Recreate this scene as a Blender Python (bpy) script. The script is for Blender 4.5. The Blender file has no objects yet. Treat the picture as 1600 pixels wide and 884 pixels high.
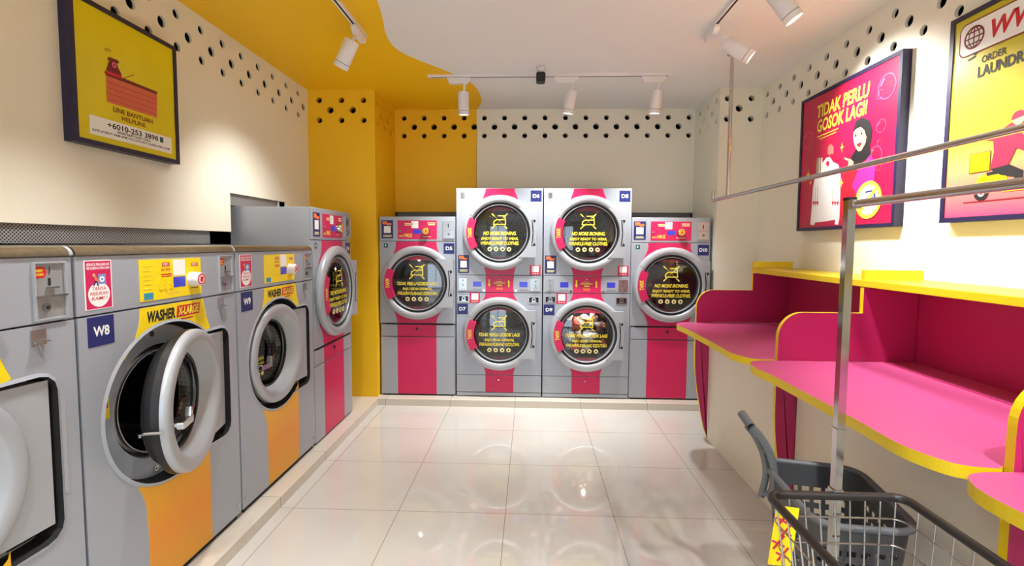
import bpy, bmesh, math, random
from mathutils import Vector, Matrix
random.seed(7)
SC = bpy.context.scene
COL = SC.collection
# ------------------------------------------------------------------ camera, world, exposure
F, CX, CY = 754.673, 800.0, 427.743
PITCH, YAW, ROLL, EYE = .0617, .0372, .0059, 1.4983
_fw = Vector((-math.sin(YAW)*math.cos(PITCH), math.cos(YAW)*math.cos(PITCH), -math.sin(PITCH)))
_r0 = Vector((math.cos(YAW), math.sin(YAW), 0)); _u0 = _r0.cross(_fw)
_r = _r0*math.cos(ROLL)+_u0*math.sin(ROLL); _u = _u0*math.cos(ROLL)-_r0*math.sin(ROLL)
cd = bpy.data.cameras.new('camera'); cam = bpy.data.objects.new('camera', cd); COL.objects.link(cam)
cd.sensor_fit = 'HORIZONTAL'; cd.sensor_width = 36.0; cd.lens = F*36/1600; cd.shift_y = (CY-442)/1600
cd.clip_start = .02
cam.matrix_world = Matrix(((_r.x,_u.x,-_fw.x,0),(_r.y,_u.y,-_fw.y,0),(_r.z,_u.z,-_fw.z,EYE),(0,0,0,1)))
SC.camera = cam

def on_plane(px, py, X=None, Y=None, Z=None):
    """where the photograph's pixel meets a wall, floor or front plane (used to measure prints)"""
    d = _fw+_r*((px-CX)/F)-_u*((py-CY)/F); c = Vector((0,0,EYE))
    if X is not None: t = (X-c.x)/d.x
    elif Y is not None: t = (Y-c.y)/d.y
    else: t = (Z-c.z)/d.z
    return c+d*t

W = bpy.data.worlds.new('street_light'); SC.world = W; W.use_nodes = True
W.node_tree.nodes['Background'].inputs[0].default_value = (.70,.84,1,1)
W.node_tree.nodes['Background'].inputs[1].default_value = 5.0
vs = SC.view_settings
vs.view_transform = 'Standard'; vs.look = 'None'; vs.gamma = 1; vs.use_curve_mapping = False
vs.exposure = 0.08
SPOT_W = 150.0
LAMP_COL = (1.0,.99,.985)

# ------------------------------------------------------------------ materials
def lin(c):
    def f(v):
        v /= 255.0
        return v/12.92 if v <= .04045 else ((v+.055)/1.055)**2.4
    return (f(c[0]), f(c[1]), f(c[2]), 1)
MATS = {}
def mat(name, rgb, rough=.5, metal=0.0, noise=0.0, nscale=60, bump=0.0, spec=.5, coat=0.0, emit=0.0):
    if name in MATS: return MATS[name]
    m = bpy.data.materials.new(name); m.use_nodes = True
    nt = m.node_tree; b = nt.nodes['Principled BSDF']
    c = lin(rgb)
    b.inputs['Base Color'].default_value = c
    b.inputs['Roughness'].default_value = rough; b.inputs['Metallic'].default_value = metal
    b.inputs['Specular IOR Level'].default_value = spec
    b.inputs['Coat Weight'].default_value = coat; b.inputs['Coat Roughness'].default_value = .08
    if emit:
        b.inputs['Emission Color'].default_value = c; b.inputs['Emission Strength'].default_value = emit
    if noise or bump:
        tc = nt.nodes.new('ShaderNodeTexCoord'); n = nt.nodes.new('ShaderNodeTexNoise')
        n.inputs['Scale'].default_value = nscale; n.inputs['Detail'].default_value = 3
        nt.links.new(tc.outputs['Object'], n.inputs['Vector'])
        if noise:
            r = nt.nodes.new('ShaderNodeValToRGB')
            r.color_ramp.elements[0].position = .3; r.color_ramp.elements[1].position = .7
            r.color_ramp.elements[0].color = tuple(v*(1-noise) for v in c[:3])+(1,)
            r.color_ramp.elements[1].color = tuple(min(1,v*(1+noise)) for v in c[:3])+(1,)
            nt.links.new(n.outputs['Fac'], r.inputs['Fac']); nt.links.new(r.outputs['Color'], b.inputs['Base Color'])
        if bump:
            bp = nt.nodes.new('ShaderNodeBump'); bp.inputs['Strength'].default_value = bump; bp.inputs['Distance'].default_value = .002
            nt.links.new(n.outputs['Fac'], bp.inputs['Height']); nt.links.new(bp.outputs['Normal'], b.inputs['Normal'])
    MATS[name] = m
    return m

CREAM = mat('cream_wall_paint', (238,234,216), .6, noise=.012, nscale=220, bump=.08)
COINGREY = mat('grey_coin_box_metal', (158,160,162), .4, .35, noise=.04, nscale=120)
YELLOW = mat('yellow_wall_paint', (246,194,4), .55, noise=.015, nscale=220, bump=.08)
WHITE_CEIL = mat('white_ceiling_paint', (232,231,230), .7, noise=.01, nscale=200, bump=.05)
VOID = mat('dark_service_void', (96,96,98), .9, noise=.1, nscale=8)
PLINTH_TOP = mat('pale_plinth_tile', (226,220,208), .18, noise=.03, nscale=9)
STEEL = mat('silver_machine_paint', (168,174,184), .40, .25, noise=.02, nscale=400)
STEEL_D = mat('dark_silver_paint', (120,122,126), .4, .5, noise=.03, nscale=300)
DOORGREY = mat('light_grey_door_plastic', (172,176,182), .32, .15, noise=.01, nscale=200)
CHROME = mat('chrome', (190,190,192), .12, 1.0, noise=.01, nscale=80)
STAIN = mat('brushed_stainless', (190,190,190), .25, 1.0, noise=.05, nscale=120)
BLACK = mat('black_rubber', (18,18,19), .45, noise=.1, nscale=90)
GAP = mat('shadow_gap_black', (10,10,11), .8, noise=.1, nscale=50)
GROOVE = mat('dark_grey_door_groove', (66,68,70), .4, .3, noise=.03, nscale=100)
MAGENTA = mat('magenta_vinyl', (206,28,88), .38, noise=.02, nscale=300)
MAG_LAM = mat('magenta_laminate', (188,40,100), .42, noise=.10, nscale=420, bump=.05)
PINK_LAM = mat('pink_laminate', (202,84,138), .42, noise=.08, nscale=420, bump=.05)
YEL_EDGE = mat('yellow_edge_band', (236,206,24), .4, noise=.02, nscale=200)
YEL_VINYL = mat('yellow_vinyl', (250,218,8), .35, noise=.015, nscale=300)
NAVY = mat('navy_sticker', (30,38,104), .4, noise=.02, nscale=200)
NAVYF = mat('navy_frame', (30,26,62), .4, noise=.04, nscale=120)
WHITE = mat('white_print', (244,244,242), .45, noise=.01, nscale=200)
PRINT_GREY = mat('grey_print', (150,150,150), .5, noise=.02, nscale=200)
INK = mat('black_ink', (26,24,26), .5, noise=.05, nscale=200)
RED = mat('red_ink', (206,28,40), .45, noise=.02, nscale=200)
MAROON = mat('maroon_ink', (120,22,34), .5, noise=.02, nscale=200)
YINK = mat('yellow_ink', (244,226,70), .45, noise=.02, nscale=200)
CREAM_INK = mat('cream_ink', (246,236,168), .45, noise=.02, nscale=200)
ORANGE_INK = mat('orange_ink', (240,120,60), .45, noise=.02, nscale=200)
LCD = mat('blue_display', (52,58,176), .2, noise=.02, nscale=100, emit=.35)
GREEN = mat('green_sticker', (30,96,88), .45, noise=.03, nscale=100)
TEAL = mat('teal_sticker', (52,150,180), .45, noise=.03, nscale=100)
WOOD_TOP = mat('brown_worktop_nose', (108,96,76), .22, .3, noise=.12, nscale=35, coat=.4)
LAMP_W = mat('white_lamp_housing', (232,228,228), .4, noise=.01, nscale=200)
LAMP_DIFF = mat('lamp_diffuser', (255,252,244), .5, noise=.005, nscale=50, emit=9.0)
GREYPL = mat('dark_grey_plastic', (66,69,72), .42, noise=.03, nscale=200)
GREYPL2 = mat('mid_grey_plastic', (98,102,106), .42, noise=.03, nscale=200)
BLK_TUBE = mat('black_tube_coating', (34,30,30), .4, noise=.05, nscale=200)
SKIN = mat('skin_print', (226,164,132), .5, noise=.02, nscale=60)
TERRA = mat('terracotta_print', (214,104,74), .5, noise=.03, nscale=40)
PPINK = mat('bright_pink_print', (236,40,140), .5, noise=.04, nscale=40)
POSTPINK = mat('magenta_poster_print', (192,16,66), .35, noise=.05, nscale=5)
POSTYEL = mat('yellow_poster_print', (226,208,0), .35, noise=.03, nscale=5)
BUBBLE = mat('pale_pink_bubble_print', (226,92,140), .4, noise=.05, nscale=50)
BLUEPR = mat('pale_blue_print', (120,140,200), .5, noise=.03, nscale=60)
FLAME = mat('khaki_wire', (150,146,138), .3, 1.0, noise=.03, nscale=50)

def gradient_mat(name, stops, axis='Z', z0=0, z1=1, rough=.35):
    m = bpy.data.materials.new(name); m.use_nodes = True; nt = m.node_tree; b = nt.nodes['Principled BSDF']
    tc = nt.nodes.new('ShaderNodeTexCoord'); sp = nt.nodes.new('ShaderNodeSeparateXYZ'); mr = nt.nodes.new('ShaderNodeMapRange')
    mr.inputs['From Min'].default_value = z0; mr.inputs['From Max'].default_value = z1
    r = nt.nodes.new('ShaderNodeValToRGB')
    els = r.color_ramp.elements
    els[0].position = stops[0][0]; els[0].color = lin(stops[0][1])
    els[1].position = stops[-1][0]; els[1].color = lin(stops[-1][1])
    for p, c in stops[1:-1]:
        e = els.new(p); e.color = lin(c)
    nt.links.new(tc.outputs['Object'], sp.inputs[0]); nt.links.new(sp.outputs[axis], mr.inputs['Value'])
    nt.links.new(mr.outputs[0], r.inputs[0]); nt.links.new(r.outputs[0], b.inputs['Base Color'])
    b.inputs['Roughness'].default_value = rough
    return m
ORANGE = gradient_mat('orange_to_yellow_vinyl', [(0,(226,160,24)),(.5,(238,150,22)),(1,(240,176,12))], 'Z', .0, .5)
POSTER_SUNSET = gradient_mat('yellow_to_pink_poster', [(0,(222,60,110)),(.22,(222,140,100)),(.38,(196,178,50)),(1,(198,184,0))], 'Z', 1.62, 2.55)

def tile_floor():
    m = bpy.data.materials.new('polished_beige_floor_tile'); m.use_nodes = True; nt = m.node_tree; b = nt.nodes['Principled BSDF']
    tc = nt.nodes.new('ShaderNodeTexCoord'); mp = nt.nodes.new('ShaderNodeMapping')
    mp.inputs['Location'].default_value = (.726+6.0, -3.80+6.0, 0)
    br = nt.nodes.new('ShaderNodeTexBrick'); br.offset = 0; br.inputs['Scale'].default_value = 1
    br.inputs['Brick Width'].default_value = .6; br.inputs['Row Height'].default_value = .6
    br.inputs['Mortar Size'].default_value = .0016; br.inputs['Mortar Smooth'].default_value = .2
    br.inputs['Color1'].default_value = lin((206,203,196)); br.inputs['Color2'].default_value = lin((203,200,193))
    br.inputs['Mortar'].default_value = lin((120,108,96))
    n = nt.nodes.new('ShaderNodeTexNoise'); n.inputs['Scale'].default_value = 2.2; n.inputs['Detail'].default_value = 6
    mx = nt.nodes.new('ShaderNodeMix'); mx.data_type = 'RGBA'; mx.blend_type = 'MULTIPLY'; mx.inputs[0].default_value = 1
    r = nt.nodes.new('ShaderNodeValToRGB'); r.color_ramp.elements[0].color = (.93,.93,.92,1); r.color_ramp.elements[0].position = .35
    r.color_ramp.elements[1].color = (1,1,1,1); r.color_ramp.elements[1].position = .65
    nt.links.new(tc.outputs['Object'], mp.inputs['Vector']); nt.links.new(mp.outputs[0], br.inputs['Vector'])
    nt.links.new(tc.outputs['Object'], n.inputs['Vector']); nt.links.new(n.outputs['Fac'], r.inputs[0])
    nt.links.new(br.outputs['Color'], mx.inputs[6]); nt.links.new(r.outputs[0], mx.inputs[7]); nt.links.new(mx.outputs[2], b.inputs['Base Color'])
    b.inputs['Roughness'].default_value = .035; b.inputs['Specular IOR Level'].default_value = .95
    return m
FLOOR = tile_floor()

def plinth_tile():
    m = bpy.data.materials.new('beige_plinth_tile'); m.use_nodes = True; nt = m.node_tree; b = nt.nodes['Principled BSDF']
    tc = nt.nodes.new('ShaderNodeTexCoord'); mp = nt.nodes.new('ShaderNodeMapping')
    mp.inputs['Location'].default_value = (.726+6.0, -3.80+6.0, 3)
    br = nt.nodes.new('ShaderNodeTexBrick'); br.offset = 0; br.inputs['Scale'].default_value = 1
    br.inputs['Brick Width'].default_value = .6; br.inputs['Row Height'].default_value = .6
    br.inputs['Mortar Size'].default_value = .0016
    br.inputs['Color1'].default_value = lin((214,206,192)); br.inputs['Color2'].default_value = lin((208,200,186))
    br.inputs['Mortar'].default_value = lin((120,108,96))
    nt.links.new(tc.outputs['Object'], mp.inputs['Vector']); nt.links.new(mp.outputs[0], br.inputs['Vector'])
    nt.links.new(br.outputs['Color'], b.inputs['Base Color']); b.inputs['Roughness'].default_value = .15
    return m
PLINTH = plinth_tile()

def perforated(name, base, hole, scale, thr, metal=.6, rough=.35):
    """sheet metal with a hexagonal pattern of round holes, by object coordinates (u along local Y/X, v along Z)"""
    m = bpy.data.materials.new(name); m.use_nodes = True; nt = m.node_tree; b = nt.nodes['Principled BSDF']
    tc = nt.nodes.new('ShaderNodeTexCoord')
    v = nt.nodes.new('ShaderNodeTexVoronoi'); v.inputs['Scale'].default_value = scale; v.inputs['Randomness'].default_value = 0
    mp = nt.nodes.new('ShaderNodeMapping'); mp.inputs['Rotation'].default_value = (math.radians(45) if 'sheet' in name else 0, 0, 0)
    nt.links.new(tc.outputs['UV' if 'drum' in name else 'Object'], mp.inputs['Vector']); nt.links.new(mp.outputs[0], v.inputs['Vector'])
    r = nt.nodes.new('ShaderNodeValToRGB'); r.color_ramp.interpolation = 'CONSTANT'
    r.color_ramp.elements[0].color = lin(hole); r.color_ramp.elements[1].color = lin(base); r.color_ramp.elements[1].position = thr
    nt.links.new(v.outputs['Distance'], r.inputs[0]); nt.links.new(r.outputs[0], b.inputs['Base Color'])
    b.inputs['Metallic'].default_value = metal; b.inputs['Roughness'].default_value = rough
    return m
PERF = perforated('perforated_sheet', (178,180,182), (46,46,48), 95, .36, .35, .4)
DRUM = perforated('perforated_drum', (86,86,90), (14,14,16), 1.0, .33, .7, .35)

def glass_mat(name, tint, gloss_fac, rough=.03):
    m = bpy.data.materials.new(name); m.use_nodes = True; nt = m.node_tree
    for n in list(nt.nodes):
        if n.type == 'BSDF_PRINCIPLED': nt.nodes.remove(n)
    out = [n for n in nt.nodes if n.type == 'OUTPUT_MATERIAL'][0]
    t = nt.nodes.new('ShaderNodeBsdfTransparent'); t.inputs[0].default_value = (*tint,1)
    g = nt.nodes.new('ShaderNodeBsdfGlossy'); g.inputs['Roughness'].default_value = rough; g.inputs[0].default_value = (1,1,1,1)
    lw = nt.nodes.new('ShaderNodeFresnel'); lw.inputs['IOR'].default_value = gloss_fac
    mx = nt.nodes.new('ShaderNodeMixShader')
    nt.links.new(lw.outputs[0], mx.inputs[0]); nt.links.new(t.outputs[0], mx.inputs[1]); nt.links.new(g.outputs[0], mx.inputs[2])
    nt.links.new(mx.outputs[0], out.inputs[0])
    return m
GLASS_DRY = glass_mat('tinted_dryer_glass', (.80,.81,.81), 1.8)
GLASS_WASH = glass_mat('clear_washer_glass', (.55,.57,.57), 1.6)

# ------------------------------------------------------------------ mesh building
def front(o=(0,0,0)):        # u -> +X, v -> +Z, w -> -Y  (the face of something that looks towards -Y)
    return Matrix(((1,0,0,o[0]),(0,0,-1,o[1]),(0,1,0,o[2]),(0,0,0,1)))
def east(o=(0,0,0)):         # u -> +Y, v -> +Z, w -> +X  (a face that looks towards +X)
    return Matrix(((0,0,1,o[0]),(1,0,0,o[1]),(0,1,0,o[2]),(0,0,0,1)))
def west(o=(0,0,0)):         # u -> -Y, v -> +Z, w -> -X  (a face that looks towards -X)
    return Matrix(((0,0,-1,o[0]),(-1,0,0,o[1]),(0,1,0,o[2]),(0,0,0,1)))
def flat(o=(0,0,0)):         # u -> X, v -> Y, w -> Z
    return Matrix.Translation(o)

_font_cache = {}
def _curve_mesh(cu):
    ob = bpy.data.objects.new('tmp', cu); COL.objects.link(ob)
    dg = bpy.context.evaluated_depsgraph_get(); dg.update()
    me = bpy.data.meshes.new_from_object(ob.evaluated_get(dg))
    bpy.data.objects.remove(ob)
    data = ([v.co.copy() for v in me.vertices], [tuple(p.vertices) for p in me.polygons])
    bpy.data.meshes.remove(me)
    return data
def text_data(s, shear=0.0, bold=0.0):
    k = (s, shear, bold)
    if k not in _font_cache:
        cu = bpy.data.curves.new('t', 'FONT'); cu.body = s; cu.size = 1; cu.shear = shear; cu.offset = bold; cu.resolution_u = 3
        d = _curve_mesh(cu); bpy.data.curves.remove(cu); _font_cache[k] = d
    return _font_cache[k]

class MB:
    def __init__(self):
        self.v = []; self.f = []; self.m = []; self.mats = []; self.uv = {}
        self.M = Matrix.Identity(4); self.smooth = set()
    def frame(self, M): self.M = M; return self
    def mi(self, m):
        if m not in self.mats: self.mats.append(m)
        return self.mats.index(m)
    def add(self, verts, faces, m, smooth=False):
        o = len(self.v); self.v += [self.M @ Vector(p) for p in verts]; i = self.mi(m)
        for f in faces:
            if smooth: self.smooth.add(len(self.f))
            self.f.append(tuple(o+k for k in f)); self.m.append(i)
    def box(self, u0,u1,v0,v1,w0,w1, m):
        p = [(u0,v0,w0),(u1,v0,w0),(u1,v1,w0),(u0,v1,w0),(u0,v0,w1),(u1,v0,w1),(u1,v1,w1),(u0,v1,w1)]
        self.add(p, [(3,2,1,0),(4,5,6,7),(0,1,5,4),(1,2,6,5),(2,3,7,6),(3,0,4,7)], m)
        return self
    def prism(self, pts, w0, w1, m, side=None, smooth=False):
        n = len(pts); a = sum(pts[i][0]*pts[(i+1)%n][1]-pts[(i+1)%n][0]*pts[i][1] for i in range(n))
        if a < 0: pts = list(reversed(pts))
        vs_ = [(x,y,w0) for x,y in pts]+[(x,y,w1) for x,y in pts]
        self.add(vs_, [tuple(reversed(range(n))), tuple(range(n,2*n))], m)
        self.add(vs_, [(i,(i+1)%n,n+(i+1)%n,n+i) for i in range(n)], side or m, smooth)
        return self
    def plate(self, outer, holes, w0, w1, m):
        cu = bpy.data.curves.new('c','CURVE'); cu.dimensions = '2D'; cu.fill_mode = 'BOTH'; cu.extrude = abs(w1-w0)/2
        for loop in [outer]+list(holes):
            s = cu.splines.new('POLY'); s.points.add(len(loop)-1); s.use_cyclic_u = True
            for p, q in zip(s.points, loop): p.co = (q[0],q[1],0,1)
        vs_, fs = _curve_mesh(cu); bpy.data.curves.remove(cu)
        c = (w0+w1)/2
        self.add([(p.x,p.y,p.z+c) for p in vs_], fs, m); return self
    def lathe(self, prof, c, m, n=64, a0=0.0, a1=2*math.pi, smooth=True, uvs=None):
        """profile of (radius, w) turned about the frame's w axis through c=(u,v)"""
        full = abs(a1-a0-2*math.pi) < 1e-6; cnt = n if full else n+1
        vs_ = []
        for i in range(cnt):
            a = a0+(a1-a0)*i/n
            for r, w in prof: vs_.append((c[0]+r*math.cos(a), c[1]+r*math.sin(a), w))
        k = len(prof); fs = []; base = len(self.f)
        for i in range(n):
            j = (i+1)%cnt
            for q in range(k-1): fs.append((i*k+q, j*k+q, j*k+q+1, i*k+q+1))
        self.add(vs_, fs, m, smooth)
        if uvs:
            su, sv = uvs; L = [0]
            for q in range(k-1): L.append(L[-1]+math.dist(prof[q],prof[q+1]))
            t = 0
            for i in range(n):
                for q in range(k-1):
                    self.uv[base+t] = [(i*su/n,L[q]*sv),((i+1)*su/n,L[q]*sv),((i+1)*su/n,L[q+1]*sv),(i*su/n,L[q+1]*sv)]; t += 1
        return self
    def disc(self, c, r, w0, w1, m, n=32):
        return self.prism([(c[0]+r*math.cos(2*math.pi*i/n), c[1]+r*math.sin(2*math.pi*i/n)) for i in range(n)], w0, w1, m, smooth=True)
    def ring(self, c, r0, r1, w0, w1, m, n=40):
        return self.lathe([(r1,w0),(r1,w1),(r0,w1),(r0,w0)], c, m, n, smooth=False)
    def tube(self, path, r, m, n=10, closed=False, caps=True):
        P = [Vector(p) for p in path]; k = len(P); vs_ = []; up = None
        for i, p in enumerate(P):
            if closed: t = (P[(i+1)%k]-P[i-1]).normalized()
            else: t = (P[min(i+1,k-1)]-P[max(i-1,0)]).normalized()
            if up is None or abs(up.dot(t)) > .98:
                up = Vector((0,0,1)) if abs(t.z) < .9 else Vector((1,0,0))
            s = t.cross(up).normalized(); up = s.cross(t).normalized()
            rr = r[i] if isinstance(r,(list,tuple)) else r
            for j in range(n):
                a = 2*math.pi*j/n; vs_.append(p+s*rr*math.cos(a)+up*rr*math.sin(a))
        fs = []
        for i in range(k if closed else k-1):
            j = (i+1)%k
            for q in range(n): fs.append((i*n+q, i*n+(q+1)%n, j*n+(q+1)%n, j*n+q))
        self.add(vs_, fs, m, True)
        if caps and not closed:
            self.add(vs_[:n], [tuple(reversed(range(n)))], m); self.add(vs_[-n:], [tuple(range(n))], m)
        return self
    def text(self, s, box, w, m, shear=0.0, bold=.012, skew=None, keep=False):
        """lettering filling box=(u0,u1,v0,v1) on the plane w"""
        vs_, fs = text_data(s, shear, bold)
        if not vs_: return self
        x0 = min(p.x for p in vs_); x1 = max(p.x for p in vs_); y0 = min(p.y for p in vs_); y1 = max(p.y for p in vs_)
        u0,u1,v0,v1 = box
        self.add([(u0+(p.x-x0)/(x1-x0)*(u1-u0), v0+(p.y-y0)/(y1-y0)*(v1-v0), w) for p in vs_], fs, m); return self
    def bars(self, box, w, m, n=3, frac=.55):
        """rows of tiny print too small to read"""
        u0,u1,v0,v1 = box; h = (v1-v0)/n
        for i in range(n):
            a = random.uniform(0,.12)*(u1-u0)
            self.poly([(u0+a,v0+h*i),(u1-a,v0+h*i),(u1-a,v0+h*(i+frac)),(u0+a,v0+h*(i+frac))], w, m)
        return self
    def poly(self, pts, w, m):
        n = len(pts); a = sum(pts[i][0]*pts[(i+1)%n][1]-pts[(i+1)%n][0]*pts[i][1] for i in range(n))
        if a < 0: pts = list(reversed(pts))
        self.add([(x,y,w) for x,y in pts], [tuple(range(n))], m); return self
    def rect(self, b, w, m):
        return self.poly([(b[0],b[2]),(b[1],b[2]),(b[1],b[3]),(b[0],b[3])], w, m)
    def slab(self, b, m, t=.0015, w=0.0):
        return self.box(b[0],b[1],b[2],b[3],w,w+t,m)
    def build(self, name, parent=None, loc=None, bevel=0.0, autosmooth=False):
        me = bpy.data.meshes.new(name)
        off = Vector(loc) if loc is not None else Vector((0,0,0))
        me.from_pydata([tuple(p-off) for p in self.v], [], self.f)
        for m in self.mats: me.materials.append(m)
        for i, p in enumerate(me.polygons):
            p.material_index = self.m[i]; p.use_smooth = i in self.smooth
        if self.uv:
            ul = me.uv_layers.new(name='UVMap')
            for pi, us in self.uv.items():
                for li, q in zip(me.polygons[pi].loop_indices, us): ul.data[li].uv = q
        me.update()
        o = bpy.data.objects.new(name, me); COL.objects.link(o); o.location = off
        if parent: o.parent = parent
        if bevel:
            b = o.modifiers.new('bevel','BEVEL'); b.width = bevel; b.segments = 2; b.limit_method = 'ANGLE'; b.angle_limit = math.radians(40)
        return o

def circle(c, r, n=32, a0=0.0): return [(c[0]+r*math.cos(a0+2*math.pi*i/n), c[1]+r*math.sin(a0+2*math.pi*i/n)) for i in range(n)]
def rrect(u0,u1,v0,v1,r,n=6):
    out = []
    for cx,cy,a in ((u1-r,v0+r,-90),(u1-r,v1-r,0),(u0+r,v1-r,90),(u0+r,v0+r,180)):
        out += [(cx+r*math.cos(math.radians(a+90*i/n)), cy+r*math.sin(math.radians(a+90*i/n))) for i in range(n+1)]
    return out
def arc_band(c, r0, r1, a0, a1, n=12):
    A = [math.radians(a0+(a1-a0)*i/n) for i in range(n+1)]
    return [(c[0]+r1*math.cos(a),c[1]+r1*math.sin(a)) for a in A]+[(c[0]+r0*math.cos(a),c[1]+r0*math.sin(a)) for a in reversed(A)]
def spline(pts, n=6):
    """Catmull-Rom through open points"""
    P = [pts[0]]+list(pts)+[pts[-1]]; out = []
    for i in range(1,len(P)-2):
        a,b,c,d = [Vector(q) for q in P[i-1:i+3]]
        for k in range(n):
            t = k/n
            out.append(tuple(.5*((2*b)+(c-a)*t+(2*a-5*b+4*c-d)*t*t+(3*b-a-3*c+d)*t**3)))
    out.append(tuple(pts[-1])); return out

def tag(o, label=None, cat=None, group=None, kind=None):
    if label: o['label'] = label
    if cat: o['category'] = cat
    if group: o['group'] = group
    if kind: o['kind'] = kind
    return o
def empty(name, loc, rz=0.0):
    o = bpy.data.objects.new(name, None); COL.objects.link(o); o.location = loc; o.rotation_euler.z = rz; o.empty_display_size = .1
    return o
def structure(o, label, cat): return tag(o, label, cat, kind='structure')
def copy_tree(o, parent=None):
    c = o.copy(); COL.objects.link(c)
    if parent: c.parent = parent
    for ch in list(o.children): copy_tree(ch, c)
    return c

# ------------------------------------------------------------------ the room
XL, XR, YP, YB, HC, PZ = -2.03, 2.03, 4.40, 5.05, 2.88, .062
XPL, XPR = -1.415, 1.66
RS, RM = .026, .0305
f = MB().frame(flat()); f.box(-2.95,2.95,-3.05,6.0,-.05,0,FLOOR); structure(f.build('floor'), 'polished beige tiled floor', 'floor')
# ceiling: yellow paint to the left of the wavy line, white to the right
bd = [(-.80,-3.0),(-.82,-1.0),(-.84,1.0),(-.85,2.2),(-.87,2.7),(-.92,3.036),(-.961,3.224),(-.974,3.428),(-.935,3.576),(-.868,3.687),(-.774,3.819),(-.673,3.961),(-.58,4.113),(-.516,4.244),(-.479,4.472),(-.481,4.747),(-.514,4.92),(-.561,5.05)]
bs = spline(bd, 5)
c = MB().frame(flat())
c.prism([(XL,-3.0)]+bs+[(XL,5.05)], HC, HC+.04, YELLOW)
c.prism([(XR,5.05)]+[(XR,-3.0)]+bs, HC, HC+.04, WHITE_CEIL)
structure(c.build('ceiling'), 'ceiling painted yellow on the left and white on the right of a wavy line', 'ceiling')
def rows(start, step, count, z_s, z_m, lo, hi, mid):
    hs = []
    for k in range(count):
        a = start+step*k
        if lo < a < hi:
            hs += [circle((a,z_s[0]),RS,20), circle((a,z_s[1]),RS,20)]
        b = mid+step*k
        if lo < b < hi: hs.append(circle((b,z_m),RM,22))
    return hs
w = MB().frame(east((XL,0,0)))
w.plate([(-3,0),(.66,0),(.66,1.57),(3.218,1.57),(3.218,1.833),(3.97,1.833),(3.97,1.768),(4.015,1.768),(4.015,0),(YP,0),(YP,HC),(-3,HC)],
        rows(4.22,-.2075,34,(2.797,2.614),2.704,-2.9,4.36,4.315), -.015, 0, CREAM)
structure(w.build('wall_left'), 'cream left wall with three rows of round vent holes and a gap above the washers', 'wall')
w = MB().frame(west((XR,0,0)))
w.plate([(3,0),(-YP,0),(-YP,HC),(3,HC)], rows(-4.325,.2085,34,(2.798,2.617),2.709,-4.36,2.9,-4.22), -.018, 0, CREAM)
structure(w.build('wall_right'), 'cream right wall with round vent holes under the ceiling', 'wall')
w = MB().frame(front((0,YB,0)))
hy = rows(-1.317,.2085,4,(2.792,2.612),2.702,-1.4,-.575,-1.213)
hw = rows(-1.317+.2085*4,.2085,11,(2.792,2.612),2.702,-.545,1.65,-1.213+.2085*4)
edge = [(-.561,HC),(-.561,0)]
w.plate([(-1.47,1.829),(-.683,1.829),(-.683,0),(-.561,0),(-.561,HC),(-1.47,HC)], hy, -.05, 0, YELLOW)
w.plate([(-.561,0),(.915,0),(.915,1.829),(1.71,1.829),(1.71,HC),(-.561,HC)], hw, -.05, 0, CREAM)
structure(w.build('wall_back'), 'back wall above the dryers, yellow at left and cream at right, with round vent holes', 'wall')
# pillars left and right of the dryer recess
p = MB().frame(front((0,YP,0)))
hs = [circle((x,z),RS,20) for x in (-1.924,-1.720,-1.517) for z in (2.788,2.610)]+[circle((x,2.701),RM,22) for x in (-1.823,-1.617)]
p.plate([(XL-.05,0),(XPL,0),(XPL,HC),(XL-.05,HC)], hs, -.05, 0, YELLOW)
p.frame(east((XPL,0,0)))
sh = [circle((y,z),RS,18) for y in (4.487,4.692,4.90) for z in (2.788,2.610)]+[circle((y,2.701),RM,20) for y in (4.59,4.795)]
p.plate([(YP+.05,0),(YB,0),(YB,HC),(YP+.05,HC)], sh, -.05, 0, YELLOW)
structure(p.build('trim_1'), 'yellow boxed pillar with round vent holes beside the left dryer', 'pillar')
p = MB().frame(front((0,YP,0)))
hs = [circle((x,z),RS,20) for x in (1.931,1.725) for z in (2.787,2.609)]+[circle((1.827,2.701),RM,22)]
p.plate([(XPR,0),(XR+.05,0),(XR+.05,HC),(XPR,HC)], hs, -.05, 0, CREAM)
p.frame(west((XPR,0,0)))
p.plate([(-YB,0),(-YP-.05,0),(-YP-.05,HC),(-YB,HC)], [[(-q[0],q[1]) for q in h] for h in sh], -.05, 0, CREAM)
structure(p.build('trim_2'), 'cream boxed pillar with round vent holes beside the rightmost dryer', 'pillar')
# shell added to block outside light, then the shop front behind the viewer
s = MB().frame(flat())
s.box(-2.95,-2.9,-3,6,0,3.3,VOID); s.box(2.9,2.95,-3,6,0,3.3,VOID); s.box(-2.95,2.95,6,6.05,0,3.3,VOID); s.box(-2.95,2.95,-3,6.05,3.3,3.35,VOID)
structure(s.build('wall_light_block'), 'dark shell added to keep outside light out of the void behind the walls', 'wall')
s = MB().frame(flat()); s.box(XPL,XPR,5.11,5.13,PZ,2.2,mat('grey_brightening_panel',(150,150,152),.7,noise=.03,nscale=20))  # added panel, lightens the dark strips above the single dryers
structure(s.build('trim_5'), 'grey panel added to brighten the recess behind the dryers', 'panel')
s = MB().frame(front((0,-3,0)))
s.plate([(-2.95,0),(2.95,0),(2.95,3.3),(-2.95,3.3)], [[(-1.75,.05),(-.05,.05),(-.05,2.45),(-1.75,2.45)]], 0, .1, CREAM)
structure(s.build('wall_front'), 'front wall with the shop opening', 'wall')
s = MB().frame(front((0,-3,0)))
for a,b_ in ((-1.75,-.90),(-.90,-.05)):
    s.plate([(a,.05),(b_,.05),(b_,2.45),(a,2.45)], [[(a+.03,.08),(b_-.03,.08),(b_-.03,2.42),(a+.03,2.42)]], .02,.07, STEEL_D)
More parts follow.
